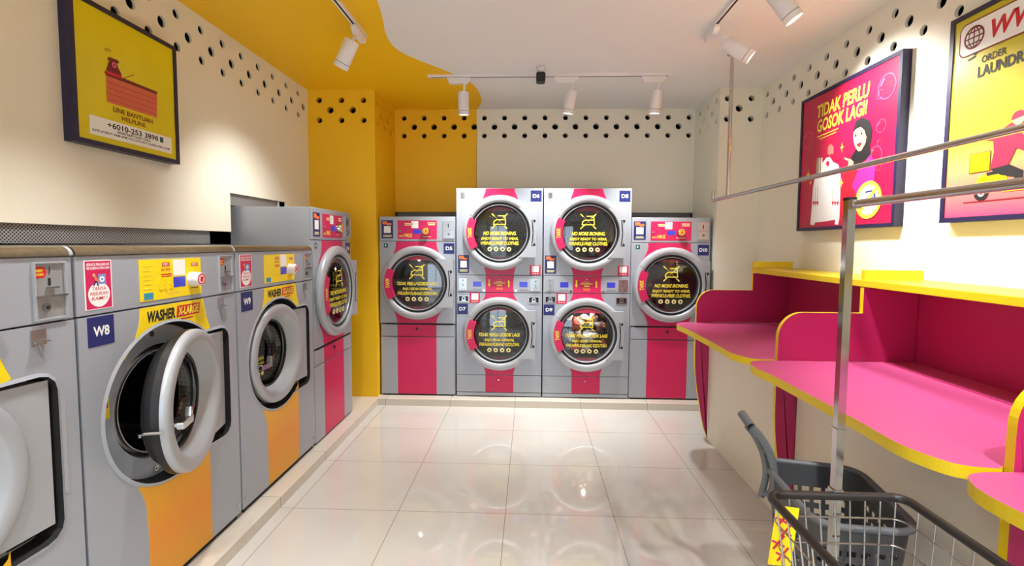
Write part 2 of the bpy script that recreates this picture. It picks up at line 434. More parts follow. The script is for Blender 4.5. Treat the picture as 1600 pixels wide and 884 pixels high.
structure(s.build('window_1'), 'shop window frame in the front wall', 'window')
# raised tiled plinth under the machines
p = MB().frame(flat())
p.box(-2.9,-1.40,.2,4.345,0,PZ,PLINTH); p.box(-2.9,XPR+.02,4.345,5.9,0,PZ,PLINTH)
structure(p.build('trim_3'), 'low tiled plinth that carries the washers and dryers', 'plinth')
# low wall under the folding counters
p = MB().frame(flat()); p.box(1.38,XR,-2.9,1.279,0,.865,CREAM); p.box(1.38,XR,1.313,2.496,0,.865,CREAM); p.box(1.38,XR,2.530,3.712,0,.865,CREAM)
structure(p.build('wall_low'), 'cream low wall under the pink counters', 'wall')
# perforated sheet behind the washers
p = MB().frame(flat()); p.box(-2.056,-2.052,.67,3.03,1.489,1.70,PERF); p.box(-2.056,-2.052,3.225,3.86,1.752,1.95,PERF); p.box(-2.056,-2.046,3.875,3.89,1.752,1.95,WHITE)
structure(p.build('trim_4'), 'grey perforated metal sheet in the wall gap above the washers', 'panel')

# ------------------------------------------------------------------ dryer doors (shared shapes)
SAG = .017          # the dryer glass bulges slightly
EN = ('NO MORE IRONING.', 'ENJOY READY TO WEAR,', 'WRINKLE-FREE CLOTHES.')
MY = ('TIDAK PERLU GOSOK LAGI.', 'BAJU SEDIA DIPAKAI,', 'PAKAIAN KURANG KEDUTAN.')
def line_poly(mb, pts, t, w, m, closed=False):
    n = len(pts)
    for i in range(n if closed else n-1):
        a = Vector(pts[i]); b = Vector(pts[(i+1)%n]); d = (b-a).normalized(); q = Vector((-d.y,d.x))*t/2; e = d*t/2
        mb.poly([tuple(a-e+q),tuple(a-e-q),tuple(b+e-q),tuple(b+e+q)], w, m)
def iron_icon(mb, c, s, w, m):
    x,y = c
    line_poly(mb, [(x-.055*s,y-.03*s),(x+.055*s,y-.03*s),(x+.05*s,y+.048*s),(x-.012*s,y+.048*s)], .008*s, w, m)
    line_poly(mb, [(x-.055*s,y-.03*s),(x-.05*s,y-.002*s),(x-.028*s,y+.012*s),(x+.045*s,y+.014*s)], .008*s, w, m)
    line_poly(mb, [(x-.068*s,y+.065*s),(x+.068*s,y-.065*s)], .009*s, w+.0004, m)
    line_poly(mb, [(x-.068*s,y-.065*s),(x+.068*s,y+.065*s)], .009*s, w+.0008, m)
def door_lettering(lines, w):
    t = MB().frame(front())
    iron_icon(t, (-.002,.105), 1.0, w, YINK)
    wd = (.152,.170,.176) if lines is EN else (.192,.137,.187)
    for s_,hw_,z0,z1 in zip(lines, wd, (-.022,-.073,-.112), (.011,-.041,-.080)):
        t.text(s_, (-hw_,hw_,z0,z1), w, YINK, shear=.25, bold=.03)
    for x in (-.092,-.033,.027,.086):
        t.disc((x,-.150), .0205, w-.001, w, CREAM_INK, 20)
        t.poly([(x-.009,-.156),(x-.002,-.160),(x+.010,-.150),(x+.004,-.141),(x-.004,-.143)], w+.0005, INK)
    return t
def make_dryer_door(parent, c, lines):
    """c = (x, z) of the door's centre on the machine's front; the ring mesh carries the rest"""
    d = MB().frame(front())
    d.lathe([(.332,0),(.342,.008),(.344,.03),(.338,.045),(.322,.053),(.30,.055),(.283,.049),(.277,.040)], (0,0), DOORGREY, 72)
    d.lathe([(.277,.040),(.272,.022),(.257,.022)], (0,0), GROOVE, 72)
    d.lathe([(.257,.022),(.2565,.034),(.2525,.036),(.250,.032),(.249,.012)], (0,0), DOORGREY, 72)
    for a in (149,214):       # joints in the outer ring
        t = math.radians(a); q = Vector((math.cos(t),math.sin(t))); pv = Vector((-q.y,q.x))*.0012
        d.poly([tuple(q*.292+pv),tuple(q*.292-pv),tuple(q*.341-pv),tuple(q*.341+pv)], .0556, GROOVE)
    door = d.build('door', parent); door.location = (c[0], 0, c[1])
    h = MB().frame(front())
    a = math.asin(.224/.283)
    pts = [(.283*math.cos(-a+2*a*i/16), .283*math.sin(-a+2*a*i/16)) for i in range(17)]
    h.prism([(.335,-.224)]+[(.335,.224)]+list(reversed(pts)), .02, .0575, DOORGREY)
    h.build('hinge_plate', door, bevel=.003)
    k = MB().frame(front())
    k.poly([(.290,.118),(.326,.118),(.326,.098),(.312,.092),(.318,.0),(.312,-.092),(.326,-.1),(.326,-.118),(.290,-.118),(.300,0)], .0582, GAP)  # recess drawn flat, a black shape for its shade
    k.prism(arc_band((-.28,0), .588, .596, -11.0, 11.0), .0584, .062, DOORGREY)
    k.build('handle_recess', door)
    g = MB().frame(front())
    g.lathe([(.2495,.020),(.2495,.026)]+[(.2495*(1-k/10)+.0005,.026+SAG*(1-(1-k/10)**2)) for k in range(1,11)], (0,0), GLASS_DRY, 64); g.build('glass', door)
    t = MB().frame(front())
    t.prism(arc_band((0,0), .236, .305, 153, 211, 16), .03, .0595, MAGENTA)
    cx = -.272
    tx = MB(); tx.frame(front((0,0,0)) @ Matrix.Translation((cx,-.0,0)) @ Matrix.Rotation(math.radians(92),4,'Z'))
    tx.text('TARIK', (-.046,.046,-.018,.018), .0602, YINK, shear=.2, bold=.02)
    t.v_off = len(t.v)
    t.frame(tx.M); t.text('TARIK', (-.046,.046,-.018,.018), .0602, YINK, shear=.2, bold=.02)
    t.build('pull_grip', door)
    lt = door_lettering(lines, .0272)
    for q in lt.v: q.y -= SAG*(1-(q.x**2+q.z**2)/.0623)
    lt.build('glass_lettering', door)
    return door
def drum(parent, c, r, depth, name='drum', rear=True, off=0.0):
    m = MB().frame(front((0,-off,0)))
    m.lathe([(r+.015,-.022),(r,-.03)], c, STEEL_D, 48)
    m.lathe([(r,-.03),(r+.03,-.06),(r+.03,-depth)], c, DRUM, 48, uvs=(70,70/(2*math.pi*r)))
    m.lathe([(r+.03,-depth),(.10,-depth-.02),(.001,-depth-.02)], c, STEEL_D if not rear else DRUM, 48, uvs=(70,42))
    for k in range(3):
        a = 1.1+k*2.094; q = Vector((math.cos(a),math.sin(a))); s = Vector((-q.y,q.x))
        b = Vector(c)+q*(r+.03)
        P = [b+s*.035, b-s*.035, b-q*.055-s*.012, b-q*.055+s*.012]
        m.prism([tuple(v) for v in P], -depth, -.07, STEEL_D)
    return m.build(name, parent)

def navy_sticker(parent, b, name='payment_sticker'):
    m = MB().frame(front()); u0,u1,v0,v1 = b; W_=u1-u0; H_=v1-v0
    m.slab(b, NAVY)
    m.poly([(u0+.08*W_,v1-.22*H_),(u0+.55*W_,v1-.24*H_),(u0+.5*W_,v1-.05*H_),(u0+.1*W_,v1-.04*H_)], .002, ORANGE_INK)
    m.poly([(u0+.5*W_,v1-.28*H_),(u0+.88*W_,v1-.26*H_),(u0+.85*W_,v1-.14*H_),(u0+.5*W_,v1-.14*H_)], .0024, ORANGE_INK)
    m.rect((u0+.2*W_,u0+.8*W_,v0+.3*H_,v0+.68*H_), .002, WHITE)
    m.bars((u0+.12*W_,u0+.88*W_,v0+.08*H_,v0+.22*H_), .002, CREAM_INK, 2)
    return m.build(name, parent)
def pink_sticker(parent, b, name='scan_sticker'):
    m = MB().frame(front()); u0,u1,v0,v1 = b; W_=u1-u0; H_=v1-v0
    m.slab(b, MAGENTA); m.rect((u0+.16*W_,u0+.84*W_,v0+.3*H_,v0+.92*H_), .002, WHITE)
    for k in range(3): m.rect((u0+(.2+.23*k)*W_,u0+(.34+.23*k)*W_,v0+.1*H_,v0+.18*H_), .002, CREAM_INK)
    return m.build(name, parent)
def number_plate(parent, b, s):
    m = MB().frame(front()); u0,u1,v0,v1 = b; W_=u1-u0; H_=v1-v0
    m.slab(b, NAVY)
    wd = .36 if len(s) == 2 else .42
    cx = (u0+u1)/2
    m.text(s, (cx-wd*W_*.85,cx+wd*W_*.85,v0+.33*H_,v0+.68*H_), .002, WHITE, bold=.03)
    return m.build('number_plate', parent)
def coin_plate(parent, b, name='coin_slot'):
    m = MB().frame(front()); u0,u1,v0,v1 = b; W_=u1-u0; H_=v1-v0
    m.slab(b, STAIN, .004)
    m.poly([(u0+.46*W_,v0+.72*H_),(u0+.56*W_,v0+.78*H_),(u0+.58*W_,v0+.92*H_),(u0+.5*W_,v0+.88*H_)], .0045, INK)
    m.box(u0+.5*W_,u0+.56*W_,v0+.34*H_,v0+.55*H_,.004,.007,INK)
    m.box(u0+.36*W_,u0+.7*W_,v0+.24*H_,v0+.30*H_,.004,.02,CHROME)
    m.tube([(u0+.4*W_,v0+.24*H_,.006),(u0+.4*W_,v0-.18*H_,.006)], .0018, CHROME, 6); m.tube([(u0+.66*W_,v0+.24*H_,.006),(u0+.66*W_,v0-.18*H_,.006)], .0018, CHROME, 6)
    return m.build(name, parent)
def return_cup(parent, b):
    m = MB().frame(front()); u0,u1,v0,v1 = b
    m.plate([(u0,v0),(u1,v0),(u1,v1),(u0,v1)], [[(u0+.006,v0+.006),(u1-.006,v0+.006),(u1-.006,v1-.006),(u0+.006,v1-.006)]], 0,.005, STAIN)
    m.rect((u0+.006,u1-.006,v0+.006,v1-.006), .001, INK)
    cx=(u0+u1)/2; m.prism([(cx-.03,v0+.008),(cx+.03,v0+.008),(cx+.018,v0+.02),(cx-.018,v0+.02)], .001,.006, STAIN)
    m.ring((cx,(v0+v1)/2+.004), .009,.019, .001,.005, STAIN, 20)
    return m.build('coin_return', parent)

# ------------------------------------------------------------------ single dryers (front at local y = 0, x to the right, base at z = 0)
DW, DH = .708, 1.684
def body_shell(m, w, z0, z1, depth, mt):
    m.frame(flat())
    m.box(0,.012,.02,depth,z0,z1,mt); m.box(w-.012,w,.02,depth,z0,z1,mt)
    m.box(.012,w-.012,.02,depth,z1-.012,z1,mt); m.box(.012,w-.012,.02,depth,z0,z0+.012,mt); m.box(.012,w-.012,depth-.012,depth,z0+.012,z1-.012,mt)
def single_dryer(name, number, lines, label, depth=.575):
    o = empty(name, (0,0,0)); tag(o, label, 'dryer', 'coin operated single dryers')
    z = lambda wz: wz-PZ
    C = (.36, z(1.133))
    b = MB(); body_shell(b, DW, .012, DH, depth, STEEL); b.frame(front())
    b.plate([(0,z(.752)),(DW,z(.752)),(DW,z(1.516)),(0,z(1.516))], [circle(C,.262,48)], -.02, 0, STEEL)
    b.box(0,DW,z(1.520),DH,-.02,0,STEEL)
    b.build('body', o, bevel=.003)
    v = MB().frame(front())
    v.box(.008,DW-.008,z(.627),z(.738),-.02,0,STEEL); v.build('lint_drawer', o, bevel=.003)
    v = MB().frame(front()); v.box(.004,DW-.004,.014,z(.621),-.02,0,STEEL); v.build('lower_panel', o, bevel=.003)
    g = MB().frame(front())
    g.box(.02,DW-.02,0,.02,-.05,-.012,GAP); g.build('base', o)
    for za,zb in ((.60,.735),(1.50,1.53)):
        g = MB().frame(front()); g.box(.014,DW-.014,z(za),z(zb),-.04,-.0215,GAP); g.build('seam_shade', o)  # black sheet standing in for the shade inside the seams
    g = MB().frame(front()); g.box(.045,DW-.03,z(.7405),z(.7505),-.019,.004,GAP); g.build('vent_slot', o)
    s = MB().frame(front()); s.slab((.162,.53,.016,z(.620)), MAGENTA, .0012); s.build('magenta_band', o)
    s = MB().frame(front()); s.slab((.162,.53,z(.628),z(.737)), MAGENTA, .0012); s.build('magenta_band', o)
    s = MB().frame(front())
    nk = spline([(.153,z(1.515)),(.150,z(1.46)),(.128,z(1.40)),(.09,z(1.345))],5)+spline([(.62,z(1.345)),(.575,z(1.385)),(.542,z(1.45)),(.532,z(1.515))],5)
    s.prism(nk, 0, .0012, MAGENTA); s.build('magenta_band', o); s = MB().frame(front())
    nk = spline([(.162,z(.753)),(.155,z(.80)),(.13,z(.86)),(.09,z(.91))],5)+spline([(.63,z(.91)),(.575,z(.86)),(.54,z(.80)),(.53,z(.753))],5)
    s.prism(nk, 0, .0012, MAGENTA)
    s.build('magenta_band', o)
    p = MB().frame(front())
    p.slab((.172,.538,z(1.538),z(1.711)), MAGENTA, .002)
    p.rect((.30,.365,z(1.640),z(1.705)), .0025, WHITE); p.rect((.318,.392,z(1.588),z(1.628)), .003, LCD)
    p.bars((.235,.315,z(1.665),z(1.692)), .0025, CREAM_INK, 2); p.bars((.45,.525,z(1.668),z(1.70)), .0025, CREAM_INK, 2)
    p.text('19KG', (.228,.305,z(1.556),z(1.588)), .0025, YINK, shear=.15, bold=.02); p.text('MAX', (.186,.222,z(1.558),z(1.574)), .0025, YINK, bold=.02)
    p.disc((.195,z(1.612)), .009, .002, .008, CHROME, 16); p.bars((.40,.49,z(1.560),z(1.568)), .0025, CREAM_INK, 1)
    cp = p.build('control_panel', o)
    k = MB().frame(front()); k.lathe([(.034,.002),(.033,.035),(.028,.042)], (.44,z(1.612)), CHROME, 28); k.disc((.44,z(1.612)), .0285, .04, .0425, YINK, 28)
    k.ring((.44,z(1.612)), .017, .023, .0425, .0432, RED, 24); k.poly([(.430,z(1.605)),(.445,z(1.600)),(.452,z(1.618)),(.438,z(1.624))], .0436, RED); k.build('knob', cp)
    navy_sticker(o, (.02,.128,z(1.544),z(1.711)))
    cb = MB().frame(front()); u0,u1,v0,v1 = .592,.70,z(1.546),z(1.711)
    cb.plate([(u0,v0),(u1,v0),(u1,v1),(u0,v1)], [[(u0+.006,v0+.006),(u1-.006,v0+.006),(u1-.006,v1-.006),(u0+.006,v1-.006)]], 0,.008, STEEL)
    cb.rect((u0+.006,u1-.006,v0+.006,v1-.006), .0012, STAIN); cb.box(u0+.006,u1-.006,v0+.075,v0+.081,.001,.006,CHROME)
    cb.box(.640,.647,v0+.10,v0+.135,.001,.004,INK); cb.disc((.646,v0+.04), .012,.001,.01,CHROME,16); cb.disc((.646,v0+.04), .006,.01,.011,INK,12)
    cb.build('coin_box', o)
    g = MB().frame(front()); g.slab((.04,.078,z(1.458),z(1.497)), GREEN); g.rect((.052,.062,z(1.47),z(1.488)), .002, WHITE); g.build('green_sticker', o)
    number_plate(o, (.60,.70,z(1.405),z(1.502)), number)
    l = MB().frame(front()); l.disc((.345,z(.70)), .012, 0, .006, INK, 18); l.box(.340,.348,z(.684),z(.70),0,.008,INK); l.build('lock', o)
    drum(o, C, .25, .55)
    make_dryer_door(o, C, lines)
    return o
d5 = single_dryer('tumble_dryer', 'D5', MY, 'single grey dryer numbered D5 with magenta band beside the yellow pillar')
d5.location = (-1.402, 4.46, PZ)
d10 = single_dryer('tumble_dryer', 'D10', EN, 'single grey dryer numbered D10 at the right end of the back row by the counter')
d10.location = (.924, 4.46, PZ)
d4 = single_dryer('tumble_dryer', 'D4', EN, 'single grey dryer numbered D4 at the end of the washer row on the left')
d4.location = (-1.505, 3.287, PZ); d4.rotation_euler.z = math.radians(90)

# ------------------------------------------------------------------ stacked dryers
SW, SH = .795, 1.946
def clothes(c, loc):
    names = ('white','black','brown','pale patterned','rust brown')
    rnd = random.Random(3)
    cols = [mat('grey_white_laundry',(232,230,228),.8,noise=.1,nscale=12), mat('black_laundry',(30,30,34),.85,noise=.3,nscale=20),
            mat('brown_patterned_laundry',(176,128,96),.85,noise=.5,nscale=40), mat('pale_patterned_laundry',(224,206,194),.85,noise=.5,nscale=36), mat('rust_laundry',(190,92,70),.85,noise=.4,nscale=40)]
    done = []; tries = 0
    while tries < 3000 and len(done) < 34:
        tries += 1; i = len(done)
        s = rnd.uniform(.030,.058) if tries < 900 else rnd.uniform(.018,.032)
        R = s*1.3; a = rnd.uniform(0,6.28); r = .225*math.sqrt(rnd.random()); back = rnd.random() < .35
        if r+R > .225: continue
        cu = c[0]+r*math.cos(a); cv = c[1]+r*math.sin(a); cw = -.20 if back else -.075
        if cv > c[1]+.15: continue
        if any((cu-p[0])**2+(cv-p[1])**2 < (R+p[3])**2*.93 and abs(cw-p[2]) < .05 for p in done): continue
        sa = rnd.uniform(0,3.14); ca,sn = math.cos(sa),math.sin(sa)
        done.append((cu,cv,cw,R)); n1,n2 = 15,36; vs_=[]; fs=[]
        ph = [rnd.uniform(0,6.28) for _ in range(4)]
        for p_ in range(n1):
            th = math.pi*p_/(n1-1)
            for q in range(n2):
                al = 2*math.pi*q/n2
                rr = s*(1+.18*math.sin(3*al+ph[0]+2*th)+.12*math.sin(5*th+ph[1])*math.cos(2*al+ph[2]))
                rr *= 1+.16*math.sin(7*al+4*th+ph[3])
                px_ = 1.32*rr*math.sin(th)*math.cos(al); py_ = .86*rr*math.sin(th)*math.sin(al)
                vs_.append((cu+px_*ca-py_*sn, cv+px_*sn+py_*ca, cw+.62*rr*math.cos(th)))
        for p_ in range(n1-1):
            for q in range(n2): fs.append((p_*n2+q,p_*n2+(q+1)%n2,(p_+1)*n2+(q+1)%n2,(p_+1)*n2+q))
        m = MB().frame(front()); m.add(vs_, fs, cols[i%5], True)
        g = m.build('garment'); g.location = loc
        tag(g, 'crumpled %s garment tumbled inside dryer D9' % names[i%5], 'garment', 'laundry inside dryer D9')
def stacked_dryer(numbers, label, depth=.56):
    o = empty('stacked_dryer', (0,0,0)); tag(o, label, 'stacked dryer', 'two-high stacked dryers')
    z = lambda wz: wz-PZ
    CU, CL = (.403, z(1.601)), (.403, z(.665))
    b = MB(); body_shell(b, SW, .012, SH, depth, STEEL); b.frame(front())
    b.plate([(0,z(1.212)),(SW,z(1.212)),(SW,SH),(0,SH)], [circle(CU,.262,48)], -.02, 0, STEEL)
    b.plate([(0,z(.272)),(SW,z(.272)),(SW,z(1.046)),(0,z(1.046))], [circle(CL,.262,48)], -.02, 0, STEEL)
    b.build('body', o, bevel=.003)
    v = MB().frame(front()); v.box(0,SW,z(1.051),z(1.207),-.02,.001,STEEL); v.build('control_fascia', o, bevel=.003)
    v = MB().frame(front()); v.box(0,SW,z(.107),z(.268),-.02,0,STEEL); v.build('lint_panel', o, bevel=.003)
    v = MB().frame(front()); v.box(0,SW,.008,z(.102),-.02,-.001,STEEL); v.build('kick_plate', o, bevel=.003)
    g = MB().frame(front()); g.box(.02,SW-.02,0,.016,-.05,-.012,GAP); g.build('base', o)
    for za,zb in ((1.03,1.23),(.112,.30)):
        g = MB().frame(front()); g.box(.014,SW-.014,z(za),z(zb),-.05,-.022,GAP); g.build('seam_shade', o)  # shade in the fascia seams put in as black sheets
    x0,x1 = .272,.535
    for zc, top, bot in ((z(1.601), SH-.003, z(1.214)), (z(.665), z(1.045), z(.273))):
        s = MB().frame(front()); s.prism(spline([(x0,top),(x0-.008,top-.035),(x0-.05,zc+.27),(x0-.12,zc+.20)],5)+spline([(x1+.13,zc+.20),(x1+.055,zc+.27),(x1+.008,top-.035),(x1,top)],5), 0,.0012, MAGENTA); s.build('magenta_band', o)
        s = MB().frame(front()); s.prism(spline([(x0,bot),(x0-.004,bot+.03),(x0-.03,zc-.29),(x0-.10,zc-.22)],5)+spline([(x1+.10,zc-.22),(x1+.03,zc-.29),(x1+.004,bot+.03),(x1,bot)],5), 0,.0012, MAGENTA); s.build('magenta_band', o)
    s = MB().frame(front()); s.slab((x0,x1,z(1.053),z(1.205)), MAGENTA, .0012, .001); s.build('magenta_band', o)
    s = MB().frame(front()); s.slab((x0,x1,z(.108),z(.267)), MAGENTA, .0012); s.build('magenta_band', o)
    p = MB().frame(front()); W0 = .0028
    for xx, dn in ((.305,True),(.487,False)):
        A = [(-.006,.034),(.006,.034),(.006,-.008),(.015,-.008),(0,-.034),(-.015,-.008),(-.006,-.008)]
        p.poly([(xx+q[0], z(1.135)+(q[1] if dn else -q[1])) for q in A], W0, YINK)
    p.text('PENGERING', (.345,.455,z(1.128),z(1.144)), W0, YINK, shear=.2, bold=.02)
    p.bars((.375,.425,z(1.108),z(1.122)), W0, YINK, 1, .9); p.rect((.368,.432,z(1.074),z(1.094)), W0, ORANGE_INK); p.bars((.362,.43,z(1.150),z(1.157)), W0, CREAM_INK, 1)
    p.build('direction_label', o)
    l = MB().frame(front()); l.lathe([(.010,.001),(.009,.008),(.001,.009)], (.398,z(1.178)), CHROME, 16); l.build('lock', o)
    l = MB().frame(front()); l.disc((.395,z(.225)), .007, 0, .006, CHROME, 14); l.build('lock', o)
    for u0,u1 in ((.155,.232),(.585,.660)):
        m = MB().frame(front()); m.slab((u0-.055,u1+.03,z(1.066),z(1.180)), STEEL, .002, .001); m.slab((u0,u1,z(1.102),z(1.150)), LCD, .003, .001)
        for k in range(3): m.box(u0+.005+.027*k,u0+.017+.027*k,z(1.074),z(1.082),.003,.005,STEEL_D)
        m.build('display', o)
    coin_plate(o, (.022,.095,z(1.066),z(1.178))); coin_plate(o, (.69,.777,z(1.064),z(1.176)))
    for xx in (.255,.552):
        m = MB().frame(front()); m.disc((xx,z(1.066)), .011, .001,.006, CHROME, 16); m.disc((xx,z(1.066)), .005, .006,.008, INK, 12); m.build('key_lock', o)
    return_cup(o, (.018,.116,z(.956),z(1.018))); return_cup(o, (.67,.77,z(.950),z(1.012)))
    number_plate(o, (.684,.783,z(1.888),z(1.988)), numbers[0]); number_plate(o, (.006,.106,z(.843),z(.94)), numbers[1])
    navy_sticker(o, (.015,.117,z(1.228),z(1.394)))
    pink_sticker(o, (.68,.78,z(1.214),z(1.305))); pink_sticker(o, (.123,.219,z(.948),z(1.046)))
    m = MB().frame(front()); m.slab((.038,.076,z(1.923),z(1.97)), STAIN, .004); m.rect((.05,.056,z(1.935),z(1.955)), .0045, INK); m.tube([(.055,z(1.923),.003),(.053,z(1.885),.003)], .0018, STAIN, 6); m.build('lid_catch', o)
    drum(o, CU, .25, .42); drum(o, CL, .25, .42)
    make_dryer_door(o, CU, EN); make_dryer_door(o, CL, MY)
    return o
s1 = stacked_dryer(('D6','D7'), 'stacked pair of grey dryers numbered D6 above and D7 below'); s1.location = (-.682, 4.46, PZ)
s2 = stacked_dryer(('D8','D9'), 'stacked pair of grey dryers numbered D8 above and D9 below'); s2.location = (.124, 4.46, PZ)
clothes((.403,.665-PZ), s2.location)

def drum_lamp(o, x, z_, watts):
    m = MB().frame(front()); m.disc((x,z_), .016, -.052,-.046, LAMP_W, 18); m.build('drum_lamp', o)
    ld = bpy.data.lights.new('drum_light','POINT'); ld.energy = watts; ld.color = LAMP_COL; ld.shadow_soft_size = .015
    l = bpy.data.objects.new('drum_light', ld); COL.objects.link(l); l.parent = o; l.location = (x,.045,z_-.02)
drum_lamp(s2, .403, .665-PZ+.222, 2.8); drum_lamp(d5, .36, 1.133-PZ+.215, .7)

# ------------------------------------------------------------------ washers
WW = .862
def washer(number, label, depth=.80, open_deg=0.0):
    o = empty('washing_machine', (0,0,0)); tag(o, label, 'washing machine', 'extra large front-loading washers')
    z = lambda wz: wz-PZ
    C = (.405, z(.8375)); ztop = z(1.449)
    b = MB(); body_shell(b, WW, .024, ztop, depth, STEEL); b.frame(front())
    # outline of the recess: circle joined with the hinge pocket at right
    R = .327; hx, h0, h1, rr = .790, z(.548), z(1.083), .055
    a0 = math.asin((h1-C[1])/R); a1 = math.asin((h0-C[1])/R)
    arc = [(C[0]+R*math.cos(t), C[1]+R*math.sin(t)) for t in [a0+(2*math.pi+a1-a0)*i/56 for i in range(57)]]
    pocket = arc+[(hx-rr+rr*math.cos(math.radians(t)), h0+rr+rr*math.sin(math.radians(t))) for t in (-90,-60,-30,0)]+[(hx-rr+rr*math.cos(math.radians(t)), h1-rr+rr*math.sin(math.radians(t))) for t in (0,30,60,90)]
    b.plate([(0,.026),(WW,.026),(WW,z(1.241)),(0,z(1.241))], [pocket], -.02, 0, STEEL)
    b.box(0,WW,z(1.246),ztop,-.02,0,STEEL)
    b.build('body', o, bevel=.003)
    def off(pts, d, cx):
        out=[]
        n=len(pts)
        for i in range(n):
            p0=Vector(pts[i-1]); p1=Vector(pts[(i+1)%n]); t=(p1-p0).normalized(); nn=Vector((t.y,-t.x)); out.append(tuple(Vector(pts[i])+nn*d))
        return out
    q = MB().frame(front())
    o1 = off(pocket,.012,C); n = len(pocket); i1 = pocket; i2 = off(pocket,-.014,C)
    q.add([(x,y,.0005) for x,y in o1]+[(x,y,.006) for x,y in i1]+[(x,y,-.052) for x,y in i2], [(k,(k+1)%n,n+(k+1)%n,n+k) for k in range(n)], STEEL, False)
    q.add([(x,y,.006) for x,y in i1]+[(x,y,-.052) for x,y in i2], [(k,(k+1)%n,n+(k+1)%n,n+k) for k in range(n)], GAP, False)  # pocket wall coloured black for the shade in the gap
    if not open_deg: q.ring(C, .297,.326, -.053,-.050, GAP, 56)  # black ring painted in as shade around a shut door
    q.plate([(.06,h0-.06),(.815,h0-.06),(.815,h1+.09),(.06,h1+.09)], [circle(C,.208,48)], -.07, -.052, STEEL)
    q.lathe([(.235,-.0515),(.215,-.050),(.208,-.056),(.206,-.08)], C, STAIN, 48)
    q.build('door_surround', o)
    g = MB().frame(front()); g.prism([(.665,h0+.02),(hx-.012,h0+.02),(hx-.012,h1-.02),(.665,h1-.02)], -.0518,-.0505, GAP); g.build('hinge_gap_shade', o)  # black sheet in place of shade around the hinge
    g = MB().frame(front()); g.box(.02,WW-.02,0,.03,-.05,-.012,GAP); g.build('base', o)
    g = MB().frame(front()); g.box(.014,WW-.014,z(1.22),z(1.26),-.05,-.022,GAP); g.build('seam_shade', o)  # black sheet for the shade in the panel seam
    for a in (97,167,193,262):
        s_ = MB().frame(front()); t=math.radians(a); s_.disc((C[0]+.285*math.cos(t),C[1]+.285*math.sin(t)), .011, -.052,-.046, CHROME, 14); s_.disc((C[0]+.285*math.cos(t),C[1]+.285*math.sin(t)), .005, -.046,-.0455, INK, 8); s_.build('bolt', o)
    s_ = MB().frame(front()); s_.slab((C[0]-.295,C[0]-.245,z(.845),z(.935)), YEL_VINYL, .001, -.052); s_.rect((C[0]-.29,C[0]-.25,z(.885),z(.933)), -.0505, RED); s_.build('warning_sticker', o)
    s_ = MB().frame(front()); s_.disc((C[0]-.285,z(.822)), .011, -.052,-.051, INK, 14); s_.slab((C[0]-.291,C[0]-.279,z(.79),z(.822)), INK, .001, -.052); s_.build('latch_hole', o)
    t = MB().frame(flat())            # rounded brown top
    prof = [(.0,ztop+.001)]+[(-.006+.032*(1-math.cos(a)),ztop+.004+.029*math.sin(a)) for a in [math.pi/2*i/8 for i in range(9)]]+[(depth,ztop+.036),(depth,ztop+.001)]
    t.frame(Matrix(((0,0,1,0),(1,0,0,0),(0,1,0,0),(0,0,0,1))))
    t.prism(prof, .0, WW-.012, WOOD_TOP)
    prof2 = [(y_-.0015,zz+.0015) for y_,zz in prof[:-2]]+[(depth,ztop+.0375),(depth,ztop+.001)]
    t.prism(prof2, WW-.012, WW+.0, DOORGREY)
    t.build('top_cover', o)
    v = MB().frame(front())
    nk = spline([(.256,z(1.240)),(.250,z(1.18)),(.225,z(1.12)),(.178,z(1.058))],6)
    nk2 = [(C[0]+.338*math.cos(math.radians(a)),C[1]+.338*math.sin(math.radians(a))) for a in range(132,46,-6)]
    v.prism(nk+nk2+spline([(.66,z(1.098)),(.635,z(1.16)),(.616,z(1.240))],5), 0,.0012, YEL_VINYL)
    v.text('WASHER', (.290,.440,z(1.178),z(1.224)), .002, INK, shear=.15, bold=.045)
    v.poly([(.447,z(1.178)),(.588,z(1.178)),(.594,z(1.226)),(.453,z(1.226))], .0018, RED)
    v.text('X-LARGE', (.456,.586,z(1.184),z(1.221)), .0022, YINK, shear=.15, bold=.04); v.bars((.47,.55,z(1.165),z(1.174)), .002, RED, 1)
    v.build('yellow_neck_decal', o)
    v = MB().frame(front())
    lo_ = [(C[0]+.340*math.cos(math.radians(a)),C[1]+.340*math.sin(math.radians(a))) for a in range(238,316,6)]
    v.prism([(.63,.028)]+[(.63,z(.60))]+list(reversed(lo_))+spline([(.215,z(.548)),(.238,z(.50)),(.252,z(.44)),(.257,z(.36))],5)+[(.257,.028)], 0,.0012, ORANGE)
    v.build('orange_band_decal', o)
    p = MB().frame(front())
    p.slab((.260,.608,z(1.265),z(1.428)), YEL_VINYL, .002)
    p.rect((.436,.507,z(1.357),z(1.424)), .0026, WHITE); p.rect((.436,.507,z(1.307),z(1.351)), .0028, LCD)
    p.rect((.375,.418,z(1.398),z(1.414)), .0026, RED); p.text('STEP 1', (.379,.414,z(1.401),z(1.411)), .003, WHITE, bold=.02)
    p.text('PAY WITH', (.372,.420,z(1.378),z(1.390)), .0026, RED, bold=.02); p.bars((.365,.43,z(1.354),z(1.372)), .0026, RED, 2)
    p.rect((.545,.588,z(1.392),z(1.407)), .0026, RED); p.text('STEP 2', (.549,.584,z(1.395),z(1.404)), .003, WHITE, bold=.02)
    for k in range(6): p.box(.280,.318,z(1.405)-.018*k-.003,z(1.405)-.018*k,.002,.0032,YINK)
    for k in range(9): p.disc((.365+.028*(k%3),z(1.345)-.017*(k//3)), .009,.002,.0045,YEL_VINYL,12)
    p.slab((.278,.325,z(1.270),z(1.297)), TEAL, .001, .002); p.bars((.40,.48,z(1.280),z(1.292)), .0026, YINK, 2); p.bars((.535,.59,z(1.294),z(1.300)), .0026, INK, 1)
    cp = p.build('control_panel', o)
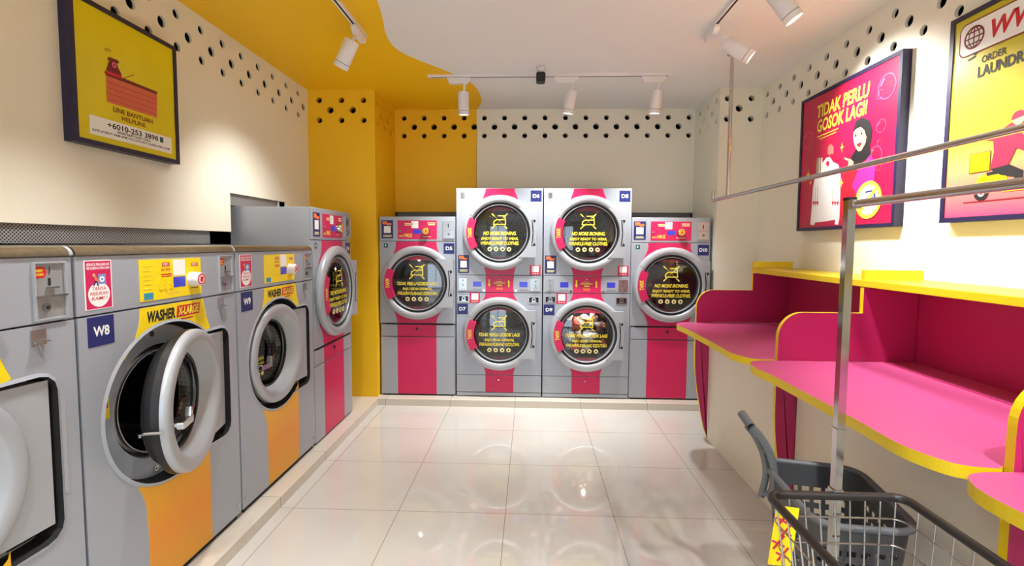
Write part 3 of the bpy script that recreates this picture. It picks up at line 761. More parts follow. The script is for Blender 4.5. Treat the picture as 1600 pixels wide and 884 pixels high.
    k = MB().frame(front()); k.lathe([(.032,.002),(.030,.040),(.026,.046)], (.548,z(1.335)), LAMP_W, 28); k.disc((.548,z(1.335)), .0265,.044,.0465, WHITE, 28)
    k.ring((.548,z(1.335)), .019,.025,.0465,.0472, RED, 24); k.poly([(.538,z(1.325)),(.556,z(1.322)),(.560,z(1.345)),(.541,z(1.348))], .0475, RED); k.build('knob', cp)
    m = MB().frame(front())
    m.slab((.030,.138,z(1.263),z(1.434)), WHITE, .0012); m.rect((.034,.134,z(1.266),z(1.431)), .0016, MAGENTA)
    m.text('SERVICE PAKAIAN KE', (.039,.129,z(1.414),z(1.424)), .002, WHITE, shear=.15, bold=.02); m.text('PENGERING PERCUMA', (.039,.129,z(1.402),z(1.411)), .002, WHITE, shear=.15, bold=.02)
    m.poly([(.084+.043*math.cos(a), z(1.316)+.043*math.sin(a)*(1.05 if math.sin(a)<0 else .95)) for a in [2*math.pi*i/28 for i in range(28)]], .002, WHITE)
    for s_, y_ in (('TANYA',1.330),('PASUKAN',1.313),('KAMI !',1.296)): m.text(s_, (.084-.006*len(s_)*.75-.004,.084+.006*len(s_)*.75+.004,z(y_)-.001,z(y_)+.011), .0024, RED, shear=.15, bold=.01)
    m.rect((.082,.112,z(1.350),z(1.385)), .0022, BLUEPR); m.ring((.097,z(1.367)), .005,.010,.0022,.0026,WHITE,16)
    m.poly([(.066,z(1.374)),(.074,z(1.378)),(.084,z(1.364)),(.078,z(1.356)),(.070,z(1.362))], .0024, ORANGE_INK); m.disc((.066,z(1.382)),.006,.0022,.0026,SKIN,12)
    line_poly(m, [(.072,z(1.36)),(.064,z(1.348))], .005, .0026, NAVY); line_poly(m, [(.076,z(1.358)),(.080,z(1.346))], .005, .0026, NAVY)
    m.build('service_sticker', o)
    number_plate(o, (.034,.138,z(1.134),z(1.237)), number)
    m = MB().frame(front()); u0,u1,v0,v1 = .734,.838,z(1.254),z(1.435)
    m.plate([(u0,v0),(u1,v0),(u1,v1),(u0,v1)], [[(u0+.005,v0+.005),(u1-.005,v0+.005),(u1-.005,v1-.005),(u0+.005,v1-.005)]], 0,.008, DOORGREY)
    m.rect((u0+.005,u1-.005,v0+.005,v1-.005), .0012, COINGREY); m.box(u0+.003,u1-.003,z(1.325),z(1.331),.001,.012,CHROME)
    m.poly([(u0+.05,z(1.395)),(u0+.053,z(1.395)),(u0+.056,z(1.42)),(u0+.053,z(1.42))], .002, INK); m.box(u0+.048,u0+.054,z(1.360),z(1.384),.001,.004,INK)
    m.box(u0+.04,u0+.07,z(1.352),z(1.357),.001,.016,CHROME); m.disc((u0+.035,z(1.293)),.012,.001,.010,CHROME,16); m.disc((u0+.035,z(1.293)),.006,.010,.011,INK,12)
    m.build('coin_box', o)
    m = MB().frame(front()); m.prism([(u0+.002,z(1.386)),(u0+.036,z(1.386)),(u0+.045,z(1.402)),(u0+.036,z(1.420)),(u0+.002,z(1.420))], .0014,.0022, RED)
    m.text('INSERT', (u0+.004,u0+.033,z(1.404),z(1.412)), .0028, YINK, shear=.1, bold=.02); m.text('TOKEN', (u0+.004,u0+.033,z(1.392),z(1.400)), .0028, YINK, shear=.1, bold=.02); m.build('token_label', o)
    m = MB().frame(front()); m.slab((.72,.765,z(1.18),z(1.228)), STAIN, .004); m.box(.722,.765,z(1.188),z(1.193),.004,.018,STAIN); m.tube([(.743,z(1.18),.003),(.758,z(1.12),.003)], .0015, STAIN, 6); m.build('lid_catch', o)
    for xx in (.030,.832):
        m = MB().frame(front()); m.disc((xx,.075), .010,0,.004,CHROME,14); m.build('bolt', o)
    m = MB().frame(front()); m.prism(rrect(.800,.814,z(.68),z(1.0),.006,3), -.001,.0025, DOORGREY); m.build('grip_bead', o)
    drum(o, C, .215, .46, off=-.045)
    # door: ring, hinge block, glass bowl, gasket, lever; its origin is the hinge
    hz = .754
    def D(x): return x-hz
    d = MB().frame(front())
    cc = (C[0]-hz, 0)
    d.lathe([(.294,-.042),(.294,-.015)], cc, BLACK, 72)  # rear of the rim coloured black as gap shade
    prof = [(.294,-.015),(.294,-.002),(.290,.008),(.281,.013),(.262,.0145),(.243,.012),(.232,.004),(.206,-.052),(.200,-.058)]
    d.lathe(prof, cc, DOORGREY, 72)
    d.lathe([(.294,-.042),(.262,-.044)], cc, STEEL_D, 72)
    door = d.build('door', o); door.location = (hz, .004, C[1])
    hb = MB().frame(front()); a = math.asin(.235/.288)
    pts = [(cc[0]+.288*math.cos(-a+2*a*i/14), .288*math.sin(-a+2*a*i/14)) for i in range(15)]
    hb.prism([(D(.771),-.240),(D(.771),.226)]+list(reversed(pts)), -.042,-.002, DOORGREY); hb.build('hinge_plate', door, bevel=.004)
    gk = MB().frame(front()); gk.lathe([(.262,-.043),(.262,-.075),(.250,-.092),(.225,-.098),(.204,-.066)], cc, BLACK, 64); gk.lathe([(.206,-.055),(.190,-.060)], cc, BLACK, 64); gk.build('gasket', door)
    gl = MB().frame(front()); gl.lathe([(.200,-.058),(.196,-.085),(.185,-.115),(.165,-.128),(.10,-.135),(.001,-.137)], cc, GLASS_WASH, 56)
    gl.lathe([(.200,-.066),(.201,-.072),(.197,-.078)], cc, STAIN, 56); gl.build('glass', door)
    lt = MB().frame(front((cc[0]-.03,0,-.03)))
    for s_, y_ in zip(EN, (-.015,-.048,-.078)): lt.text(s_, (-.07,.09,y_-.010,y_+.013), -.126, YINK, shear=.25, bold=.02)
    for k in range(4): lt.disc((-.045+.038*k,-.108), .014, -.1265,-.126, CREAM_INK, 16)
    lt.poly([(-.06,.02),(.01,.02),(.015,.05),(-.02,.09),(-.06,.07)], -.126, MAGENTA)
    lt.build('glass_lettering', door)
    h = MB().frame(front()); hx_ = cc[0]-.252
    h.tube([(hx_-.055,-.030,-.06),(hx_-.055,-.030,.004)], .006, CHROME, 8); h.box(hx_-.075,hx_-.052,-.036,-.024,-.066,-.058,CHROME)
    h.prism(rrect(hx_-.012,hx_+.085,-.040,-.012,.006,3), .030,.052, CHROME); h.tube([(hx_+.002,-.026,.005),(hx_+.002,-.026,.035)], .009, CHROME, 10)
    h.prism([(hx_+.062,-.016),(hx_+.085,-.016),(hx_+.088,.022),(hx_+.070,.022)], .030,.050, CHROME)
    h.build('lever_handle', door)
    door.rotation_euler.z = math.radians(open_deg)
    return o
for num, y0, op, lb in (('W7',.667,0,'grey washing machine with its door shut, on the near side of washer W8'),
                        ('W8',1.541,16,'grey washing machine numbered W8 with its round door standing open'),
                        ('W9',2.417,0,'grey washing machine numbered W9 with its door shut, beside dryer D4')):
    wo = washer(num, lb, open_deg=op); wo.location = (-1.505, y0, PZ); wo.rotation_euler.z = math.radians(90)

# ------------------------------------------------------------------ folding counters on the right
XP = 1.275          # front edge of the panels
def desk_poly(y_far, y_near):
    far = [(XP+.70,y_far),(1.26,y_far-.0),(1.19,y_far-.004)]
    L = y_far-y_near
    edge = [(1.13,y_far-.03),(1.094,y_far-.12),(1.106,y_far-.30),(1.113,y_far-.60),(1.113,y_far-.85),(1.108,y_far-1.02),(1.122,y_far-1.10),(1.155,y_far-1.165),(1.20,y_far-1.19),(1.262,y_far-1.197)]
    return far[:2]+spline([far[2]]+edge, 6)+[(1.262,y_near),(1.975,y_near)]
for i, (yf, lb) in enumerate(((3.715,'far pink folding counter top with yellow edge, beyond the middle divider'),
                              (2.498,'middle pink folding counter top with yellow edge, behind the wire cart'),
                              (1.281,'nearest pink folding counter top with yellow edge, partly behind the last divider board'))):
    d = MB().frame(flat())
    o = empty('folding_counter', (1.5,yf-.6,.87)); tag(o, lb, 'counter', 'pink folding counters')
    pl = desk_poly(yf, yf-1.186)
    d.prism(pl, .871-.0, .909, PINK_LAM, side=YEL_EDGE)
    t = d.build('counter_top', None); t.parent = o; t.matrix_parent_inverse = Matrix.Translation(-Vector(o.location))
    b = MB().frame(flat()); b.box(1.962,1.985,yf-1.184,yf-.002,.909,1.288,MAG_LAM)
    t = b.build('back_panel', None); t.parent = o; t.matrix_parent_inverse = Matrix.Translation(-Vector(o.location))
    b = MB().frame(flat()); b.box(1.794,1.800,yf-1.184,yf-.002,.909,.913,MAG_LAM)
    t = b.build('seam_strip', None); t.parent = o; t.matrix_parent_inverse = Matrix.Translation(-Vector(o.location))
# dividers: magenta boards on edge, tapering leg below, rounded screen above
scr = [(XP,.80)]+[(XP,1.03)]+[(1.395-.12*math.cos(math.radians(a)),1.03+.128*math.sin(math.radians(a))) for a in range(10,91,10)]+[(1.690,1.158),(1.690,1.288),(1.986,1.288),(1.986,.87),(1.45,.87)]
leg = spline([(1.388,0),(1.352,.10),(1.312,.30),(1.285,.47),(1.274,.62),(1.273,.80)],6)
for yp, lb in ((3.73,'magenta divider board with yellow edge at the far end of the counters'),
               (2.513,'magenta divider board with yellow edge between far and middle counters'),
               (1.296,'magenta divider board with yellow edge between middle and nearest counters')):
    o = empty('divider_board', (1.5,yp,0)); tag(o, lb, 'divider', 'divider boards of the folding counters')
    m = MB().frame(front((0,yp+.013,0)))
    prof = scr+[(1.4,.866),(1.4,.0)] if False else None
    outline = leg[:-1]+scr[:-1]+[(1.378,.868),(1.378,.0)]
    outline = leg[:-1]+scr[1:-2]+[(1.986,.9095),(1.40,.9095),(1.379,.905),(1.379,0)]
    m.prism(outline, 0, .026, MAG_LAM, side=YEL_EDGE)
    t = m.build('board', None); t.parent = o; t.matrix_parent_inverse = Matrix.Translation(-Vector(o.location))
    m = MB().frame(front((0,yp+.013,0))); m.box(1.692,1.984,1.328,1.377,-.002,.022,YEL_EDGE)
    t = m.build('upstand', None, bevel=.002); t.parent = o; t.matrix_parent_inverse = Matrix.Translation(-Vector(o.location))
m = MB().frame(flat()); m.box(1.688,2.026,-.9,3.745,1.292,1.326,YEL_EDGE)
tag(m.build('wall_shelf', bevel=.002), 'long yellow shelf along the right wall over the pink counters', 'shelf')

# ------------------------------------------------------------------ posters
def poster_box(name, label, frame_, u0,u1,v0,v1, depth, pm, border=.022):
    o = empty(name, tuple(frame_.translation)); tag(o, label, 'poster')
    inv = Matrix.Translation(-Vector(o.location))
    m = MB().frame(frame_)
    m.plate([(u0,v0),(u1,v0),(u1,v1),(u0,v1)], [[(u0+border,v0+border),(u1-border,v0+border),(u1-border,v1-border),(u0+border,v1-border)]], 0, depth, NAVYF)
    t = m.build('frame', None, bevel=.003); t.parent = o; t.matrix_parent_inverse = inv
    m = MB().frame(frame_); m.box(u0+border,u1-border,v0+border,v1-border,0,depth-.006,pm)
    t = m.build('print', None); t.parent = o; t.matrix_parent_inverse = inv
    return o, inv
def part(mb, name, o, inv):
    t = mb.build(name, None); t.parent = o; t.matrix_parent_inverse = inv; return t
# left wall: helpline poster (u = Y)
o, inv = poster_box('framed_poster', 'yellow helpline poster with a desk and red telephone, on the left wall', east((XL,0,0)), 2.058,2.690,1.935,2.580,.05, POSTYEL)
XF = XL+.0445
def PL(px,py): q = on_plane(px,py,X=XF); return (q.y,q.z)
s = 743/210.
def pl(a,b_): return PL(80+a/s, 20+b_/s)
w0 = .0455
m = MB().frame(east((XL,0,0)))
m.poly([pl(293,325),pl(300,340),pl(300,345),pl(585,452),pl(585,437),pl(300,322)], w0+.0006, MAROON)
m.poly([pl(303,348),pl(584,452),pl(583,580),pl(308,492)], w0, TERRA)
for k in range(1,5):
    a = Vector(pl(304,348)).lerp(Vector(pl(308,492)),k/4.6); b_ = Vector(pl(584,452)).lerp(Vector(pl(583,580)),k/4.6); line_poly(m, [tuple(a),tuple(b_)], .0016, w0+.0004, MAROON)
part(m, 'desk_drawing', o, inv)
m = MB().frame(east((XL,0,0)))
m.poly([pl(303,331),pl(305,306),pl(322,262),pl(312,262),pl(309,250),pl(316,243),pl(366,262),pl(373,271),pl(370,281),pl(361,279),pl(368,304),pl(384,334),pl(389,364)], w0+.001, MAROON)
m.poly([pl(302,334),pl(303,318),pl(388,350),pl(390,366)], w0+.0016, RED)
c_ = pl(346,289); m.ring(c_, .006,.013, w0+.001,w0+.0014, BUBBLE, 20)
line_poly(m, [pl(392,365),pl(455,343)], .003, w0+.001, MAROON)
for r_ in (.018,.027):
    c_ = pl(318,232); m.poly(arc_band(c_, r_-.002, r_, 60,150), w0+.001, MAROON)
part(m, 'telephone_drawing', o, inv)
m = MB().frame(east((XL,0,0)))
def pl_text(m, s_, a, b_, h, mt, bold=.01, w=w0+.001):
    A = Vector(pl(*a)); B = Vector(pl(*b_)); m.text(s_, (A.x,B.x,(A.y+B.y)/2,(A.y+B.y)/2+h), w, mt, bold=bold)
pl_text(m, 'LINE BANTUAN', (342,548), (560,612), .023, MAROON, .008)
pl_text(m, 'HELPLINE', (390,598), (521,632), .021, MAROON, .008)
A = Vector(pl(207,562)); B = Vector(pl(663,690)); Cc = Vector(pl(208,668)); Dd = Vector(pl(662,776))
m.rect((A.x,B.x,(Cc.y+Dd.y)/2,(A.y+B.y)/2), w0+.0004, WHITE)
pl_text(m, '+6010-253 3898', (310,637), (590,707), .027, INK, .02)
A = Vector(pl(598,712)); m.rect((A.x+.002,A.x+.026,A.y-.002,A.y+.026), w0+.001, GREEN)
pl_text(m, 'WHATSAPP CHAT ONLY', (362,668), (550,716), .013, INK, .02)
pl_text(m, '(LIVE AGENT: 9AM-6PM, FOLLOW BOT GUIDE: 6PM-12AM)', (226,656), (655,760), .013, INK, .02)
part(m, 'lettering', o, inv)
# right wall: magenta ironing poster (u = -Y)
o, inv = poster_box('framed_poster', 'magenta poster of a smiling person in black headscarf pointing at a white shirt', west((XR,0,0)), -3.688,-2.722,1.606,2.552,.05, POSTPINK)
XF = XR-.0455
def PR(px,py): q = on_plane(px,py,X=XF); return (-q.y,q.z)
s2_ = 619/210.
def pr(a,b_): return PR(1230+a/s2_, 70+b_/s2_)
def prs(*pts): return [pr(*q) for q in pts]
m = MB().frame(west((XR,0,0))); w0 = .0455
def pr_text(m, s_, a, b_, h, mt, shear=.12, bold=.03):
    A = Vector(pr(*a)); B = Vector(pr(*b_)); m.text(s_, (A.x,B.x,(A.y+B.y)/2,(A.y+B.y)/2+h), w0+.001, mt, shear=shear, bold=bold)
pr_text(m, 'TIDAK PERLU', (138,340), (380,238), .088, YINK); pr_text(m, 'GOSOK LAGI!', (138,402), (368,325), .088, YINK)
line_poly(m, prs((140,425),(235,385)), .006, w0+.001, YINK); line_poly(m, prs((150,435),(225,402)), .005, w0+.001, YINK)
part(m, 'lettering', o, inv)
m = MB().frame(west((XR,0,0)))    # white shirt
m.poly(prs((180,520),(196,516),(212,540),(236,552),(246,600),(244,700),(240,800),(234,828),(218,826),(222,805),(160,815),(128,818),(124,830),(106,828),(112,760),(118,660),(130,600),(150,562)), w0, WHITE)
m.poly(prs((184,533),(196,540),(190,562),(178,550)), w0+.0006, POSTPINK)
for a in (122,132,141,211,222,234):
    line_poly(m, prs((a,655),(a-1,730)), .003, w0+.0008, RED); m.poly(prs((a-6,722),(a+5,722),(a-1,742)), w0+.0009, RED)
m.poly(prs((188,470),(200,456),(214,470),(214,505),(204,500),(196,510),(186,500)), w0+.0002, mat('peach_print',(200,120,110),.5,noise=.05))
part(m, 'shirt_drawing', o, inv)
m = MB().frame(west((XR,0,0)))    # person
m.poly(prs((300,545),(262,570),(248,680),(240,820),(318,820),(330,720),(392,640),(404,600),(402,545),(385,505),(340,545)), w0+.0002, mat('crimson_print',(206,24,50),.5,noise=.05))
m.poly(prs((330,560),(318,600),(296,650),(320,690),(352,640),(400,640),(406,560),(388,505),(350,545)), w0+.0005, PPINK)
m.poly(prs((300,560),(308,540),(296,528),(264,518),(264,527),(284,535),(280,560),(290,580)), w0+.0012, SKIN)
m.poly(prs((306,392),(318,350),(346,334),(378,348),(392,392),(386,440),(380,462),(388,500),(362,530),(330,552),(306,550),(292,520),(318,480),(328,486)), w0+.001, INK)
m.poly(prs((306,405),(318,388),(340,378),(356,392),(366,425),(360,455),(342,488),(328,490),(314,470),(306,440)), w0+.0014, SKIN)
m.poly(prs((318,448),(342,440),(344,454),(334,472),(324,466)), w0+.0018, MAROON); m.poly(prs((320,448),(341,441),(340,449),(322,455)), w0+.002, WHITE)
for a,b_ in ((317,418),(344,408)): m.poly(circle(pr(a,b_), .0075, 12), w0+.0018, INK)
line_poly(m, prs((311,410),(322,405)), .004, w0+.0018, INK); line_poly(m, prs((337,398),(350,396)), .004, w0+.0018, INK)
part(m, 'person_drawing', o, inv)
m = MB().frame(west((XR,0,0)))    # no-ironing badge
c_ = Vector(pr(374,714)); m.disc(tuple(c_), .108, w0,w0+.0022, WHITE, 40); m.ring(tuple(c_), .086,.110, w0+.002,w0+.003, YINK, 44)
m.poly([(c_.x-.052,c_.y-.030),(c_.x+.048,c_.y-.012),(c_.x+.052,c_.y+.036),(c_.x+.012,c_.y+.038),(c_.x-.03,c_.y+.0)], w0+.0026, BLUEPR)
line_poly(m, [(c_.x-.055,c_.y-.036),(c_.x+.055,c_.y-.016)], .010, w0+.0028, NAVY); line_poly(m, [(c_.x-.02,c_.y+.048),(c_.x+.05,c_.y+.05),(c_.x+.056,c_.y+.01)], .010, w0+.0028, NAVY)
line_poly(m, [(c_.x-.070,c_.y-.070),(c_.x+.070,c_.y+.070)], .022, w0+.0034, YINK)
part(m, 'badge_drawing', o, inv)
m = MB().frame(west((XR,0,0)))    # bubbles and sparkles
for a,b_,r_ in ((460,190,.070),(430,228,.028),(433,373,.038),(425,450,.020),(405,510,.055),(95,440,.060),(112,490,.022),(420,560,.024),(103,700,.016)):
    c_ = pr(a,b_); m.ring(c_, r_*.93, r_, w0,w0+.0006, BUBBLE, 28); m.poly(arc_band(c_, r_*.62, r_*.80, 110,165,6), w0+.0006, BUBBLE)
for a,b_,r_ in ((253,472,.036),(97,597,.040),(108,635,.026),(250,636,.036)):
    c_ = Vector(pr(a,b_)); P=[]
    for k in range(8):
        t = math.pi/4*k; rr = r_ if k%2==0 else r_*.28
        P.append((c_.x+rr*math.sin(t)*.6, c_.y+rr*math.cos(t)))
    m.poly(P, w0+.0008, YINK)
part(m, 'sparkle_drawing', o, inv)
# second poster on the right wall: yellow, delivery scooter
o, inv = poster_box('framed_poster', 'yellow and pink poster of a delivery scooter and globe sign, beside the magenta poster', west((XR,0,0)), -2.430,-1.470,1.612,2.560,.05, POSTER_SUNSET)
s3_ = 321/120.
def p2(a,b_): return PR(1480+a/s3_, 20+b_/s3_)
def p2s(*pts): return [p2(*q) for q in pts]
m = MB().frame(west((XR,0,0)))
A = Vector(p2(48,200)); B = Vector(p2(60,92))
u0 = A.x; v0 = A.y; v1 = B.y
m.prism(rrect(u0, -1.56, v0+.0, v0+.150, .035,6), w0,w0+.0006, MAROON); m.prism(rrect(u0+.006, -1.566, v0+.006, v0+.144, .03,6), w0,w0+.0012, WHITE)
c_ = (u0+.075, v0+.075)
m.ring(c_, .042,.050, w0+.001,w0+.0018, MAROON, 28)
for k in (-.5,0,.5): m.rect((c_[0]-.046*math.sqrt(1-k*k),c_[0]+.046*math.sqrt(1-k*k),c_[1]+k*.05-.003,c_[1]+k*.05+.003), w0+.002, MAROON)
m.rect((c_[0]-.003,c_[0]+.003,c_[1]-.046,c_[1]+.046), w0+.0022, MAROON)
for e in (-1,1): m.poly(arc_band((c_[0]-e*.028,c_[1]), .052,.057, -58 if e>0 else 122, 58 if e>0 else 238, 10), w0+.0024, MAROON)
m.text('WWW', (u0+.155,u0+.47,v0+.035,v0+.115), w0+.002, RED, shear=.25, bold=.035)
A = Vector(p2(143,225)); B = Vector(p2(127,270))
e_ = p2(246,200)[0]; m.text('ORDER', (A.x,e_,A.y+.014,A.y+.044), w0+.001, INK, bold=.01); m.text('LAUNDRY', (B.x,B.x+(e_-B.x)*1.85,B.y-.004,B.y+.044), w0+.001, INK, bold=.03)
for a in (100,145,190): 
    t = math.radians(a); c2 = (B.x-.008,B.y+.10); line_poly(m, [(c2[0]+.012*math.cos(t),c2[1]+.012*math.sin(t)),(c2[0]+.042*math.cos(t),c2[1]+.042*math.sin(t))], .007, w0+.001, INK)
part(m, 'lettering', o, inv)
c1 = p2(142,752)
SCF = west((XR,0,0)) @ Matrix.Translation((c1[0],c1[1],0)) @ Matrix.Diagonal((.60,.60,1,1)) @ Matrix.Translation((-c1[0],-c1[1],0))
m = MB().frame(SCF)
def wheel(c_):
    m.ring(c_, .030,.058, w0+.0004,w0+.0012, INK, 28); m.disc(c_, .030, w0,w0+.0006, PRINT_GREY, 20); m.ring(c_, .006,.012, w0,w0+.0016, INK, 14)
wheel(c1); wheel((c1[0]+.46,c1[1]-.002))
bx = c1[0]; bz = c1[1]
m.poly([(bx-.05,bz+.055),(bx-.03,bz+.115),(bx+.05,bz+.135),(bx+.17,bz+.13),(bx+.20,bz+.05),(bx+.34,bz+.04),(bx+.40,bz+.20),(bx+.43,bz+.20),(bx+.44,bz+.06),(bx+.36,bz-.01),(bx+.16,bz-.01),(bx+.08,bz+.045)], w0+.001, YEL_VINYL)
m.poly([(bx+.03,bz+.14),(bx+.18,bz+.15),(bx+.20,bz+.125),(bx+.04,bz+.115)], w0+.0014, INK)
m.rect((bx-.105,bx+.055,bz+.155,bz+.295), w0+.0012, YEL_VINYL)
line_poly(m, [(bx-.105,bz+.155),(bx+.055,bz+.155),(bx+.055,bz+.295),(bx-.105,bz+.295)], .004, w0+.0016, INK, True)
line_poly(m, [(bx-.14,bz-.062),(bx+.5,bz-.062)], .008, w0+.0006, MAROON)
part(m, 'scooter_drawing', o, inv)
m = MB().frame(SCF)
m.poly([(bx-.06,bz+.40),(bx+.02,bz+.43),(bx+.10,bz+.42),(bx+.20,bz+.46),(bx+.24,bz+.42),(bx+.30,bz+.33),(bx+.38,bz+.24),(bx+.36,bz+.215),(bx+.24,bz+.28),(bx+.19,bz+.17),(bx+.06,bz+.16),(bx+.08,bz+.28),(bx+.07,bz+.36)], w0+.0018, mat('wine_print',(142,26,62),.5,noise=.05))
m.poly([(bx+.06,bz+.16),(bx+.20,bz+.175),(bx+.30,bz+.12),(bx+.29,bz+.0),(bx+.25,bz+.0),(bx+.24,bz+.085),(bx+.14,bz+.11)], w0+.0022, INK)
m.disc((bx+.245,bz+.475), .042, w0+.001,w0+.0026, SKIN, 22); m.poly(arc_band((bx+.245,bz+.48), .0,.050, 10,190,12), w0+.003, mat('wine_print',(142,26,62)))
part(m, 'rider_drawing', o, inv)

# ------------------------------------------------------------------ ceiling track lights
def aim_matrix(pos, d):
    d = Vector(d).normalized(); x = Vector((0,1,0)).cross(d)
    if x.length < .1: x = Vector((1,0,0))
    x.normalize(); y = d.cross(x)
    return Matrix(((x.x,y.x,d.x,pos[0]),(x.y,y.y,d.y,pos[1]),(x.z,y.z,d.z,pos[2]),(0,0,0,1)))
def spotlight(label, ax, head, d, along='Y', flip=1, watts=1.0, cone=84, group='track spotlights'):
    """ax = point on the track under the ceiling, head = centre of the lamp cylinder, d = aim"""
    o = empty('track_spotlight', (ax[0],ax[1],HC-.022)); tag(o, label, 'spotlight', group)
    inv = Matrix.Translation(-Vector(o.location))
    m = MB().frame(flat())
    L = .16
    tz = HC-.022
    if along == 'Y': prof = [(ax[1]-flip*L*.9,tz-.002),(ax[1]+flip*.05,tz-.002),(ax[1]+flip*.05,tz-.02),(ax[1]+flip*.015,tz-.05),(ax[1]-flip*L*.8,tz-.05)]
    else: prof = [(ax[0]-flip*L*.9,tz-.002),(ax[0]+flip*.05,tz-.002),(ax[0]+flip*.05,tz-.02),(ax[0]+flip*.015,tz-.05),(ax[0]-flip*L*.8,tz-.05)]
    if along == 'Y': m.frame(Matrix(((0,0,1,ax[0]),(1,0,0,0),(0,1,0,0),(0,0,0,1)))).prism(prof, -.017,.017, LAMP_W)
    else: m.frame(Matrix(((1,0,0,0),(0,0,-1,ax[1]),(0,1,0,0),(0,0,0,1)))).prism(prof, -.017,.017, LAMP_W)
    t = m.build('adapter', None, bevel=.004); t.parent = o; t.matrix_parent_inverse = inv
    dv = Vector(d).normalized(); hd = Vector(head); back = hd-dv*.088
    m = MB(); m.frame(Matrix.Identity(4)); m.tube([(ax[0],ax[1],tz-.045),(ax[0],ax[1],back.z+.0),tuple(back+dv*.02)] if ax[2] else [(ax[0],ax[1],tz-.045),tuple(back+dv*.02)], .011, LAMP_W, 10)
    t = m.build('stem', None); t.parent = o; t.matrix_parent_inverse = inv
    M = aim_matrix(head, d)
    m = MB().frame(M); m.lathe([(.001,-.09),(.040,-.09),(.0455,-.084),(.0455,.058)], (0,0), LAMP_W, 32); m.lathe([(.0455,.058),(.044,.0585),(.044,.061),(.0455,.0615)], (0,0), STEEL_D, 32); m.lathe([(.0455,.0615),(.0455,.092),(.041,.092),(.040,.080)], (0,0), LAMP_W, 32)
    h = m.build('lamp_head', None); h.parent = o; h.matrix_parent_inverse = inv
    m = MB().frame(M); m.disc((0,0), .0405, .078,.086, LAMP_DIFF, 28)
    t = m.build('diffuser', None); t.parent = h
    ld = bpy.data.lights.new('spot_beam','SPOT'); ld.energy = SPOT_W*watts; ld.color = LAMP_COL; ld.spot_size = math.radians(cone); ld.spot_blend = 1.0; ld.shadow_soft_size = .038
    lo2 = bpy.data.objects.new('spot_beam', ld); COL.objects.link(lo2)
    lo2.matrix_world = aim_matrix(tuple(hd+dv*.10), d) @ Matrix.Rotation(math.pi,4,'X')
    lo2.parent = h; lo2.matrix_parent_inverse = Matrix.Identity(4)
    return o
def track(p0, p1, label):
    m = MB().frame(flat()); w_ = .0175
    if abs(p0[0]-p1[0]) < 1e-6: 
        m.box(p0[0]-w_,p0[0]+w_,p0[1],p1[1],HC-.02,HC,LAMP_W); m.box(p0[0]-.006,p0[0]+.006,p0[1]+.03,p1[1]-.03,HC-.0205,HC-.0195,GAP)
    else:
        m.box(p0[0],p1[0],p0[1]-w_,p0[1]+w_,HC-.02,HC,LAMP_W); m.box(p0[0]+.03,p1[0]-.03,p0[1]-.006,p0[1]+.006,HC-.0205,HC-.0195,GAP)
    return tag(m.build('light_track'), label, 'light track')
track((-.855,4.04),(1.135,4.04),'white ceiling light track running across in front of the dryers')
track((-1.11,-1.4),(-1.11,3.25),'white ceiling light track along the left side over the washers')
track((1.14,-1.4),(1.14,3.36),'white ceiling light track along the right side over the counters')
spotlight('left white cylinder spotlight of the three on the rear track', (-.548,4.04,0), (-.560,4.05,2.655), (0,.16,-1), 'X', 1, 1.0)
spotlight('middle white cylinder spotlight of the three on the rear track', (.330,4.04,0), (.315,4.05,2.660), (-.16,.16,-1), 'X', 1, 1.0)
spotlight('right white cylinder spotlight of the three on the rear track', (1.035,4.04,0), (1.015,4.05,2.660), (-.06,.16,-1), 'X', 1, 1.0)
spotlight('white cylinder spotlight over the washers, tilted towards the left wall', (-1.11,3.10,0), (-1.155,3.05,2.675), (-.50,.16,-.86), 'Y', -1, .5)
spotlight('lit white spotlight tilted at the right wall, at the rear end of the right track', (1.14,3.15,0), (1.275,3.12,2.705), (.78,-.22,-.58), 'Y', -1, .8)
spotlight('lit white spotlight over the counters, second from the rear end of the right track', (1.14,2.55,0), (1.235,2.50,2.68), (.55,-.12,-.83), 'Y', -1, 1.0)
for x, y, d, lb in ((-1.11,1.75,(-.22,.05,-.95),'ceiling spotlight over washer W8'), (-1.11,.55,(.1,.25,-1),'ceiling spotlight over the near washer'), (-1.11,-.9,(.2,.45,-1),'ceiling spotlight on the left track, far behind the viewer'),
                (1.14,1.55,(.40,.1,-.88),'ceiling spotlight over the middle counter'), (1.14,.45,(-.15,.35,-1),'ceiling spotlight over the wire cart'), (1.14,-.9,(-.2,.45,-1),'ceiling spotlight on the right track, far behind the viewer')):
    spotlight(lb, (x,y,0), (x+Vector(d).normalized().x*.12, y, 2.68), d, 'Y', -1, .75 if y > 0 else 1.7)
# small black ceiling camera
q = on_plane(845,106,Z=HC)
o = empty('ceiling_camera', (q.x,q.y,HC)); tag(o, 'small black ceiling camera on a white mount in front of the rear light track', 'security camera')
m = MB().frame(flat()); m.lathe([(.001,.0),(.034,.0),(.030,-.02),(.012,-.026),(.012,-.045),(.001,-.045)], (0,0), LAMP_W, 24); m.build('mount', o)
m = MB().frame(front((0,0,-.078))); m.prism(rrect(-.036,.036,-.036,.036,.016,5), -.036,.036, BLACK); b = m.build('camera_body', o, bevel=.008)
m = MB().frame(front((0,0,-.078))); m.lathe([(.026,.0365),(.024,.040),(.014,.041),(.010,.038),(.001,.038)], (0,0), INK, 24); m.build('lens', o)

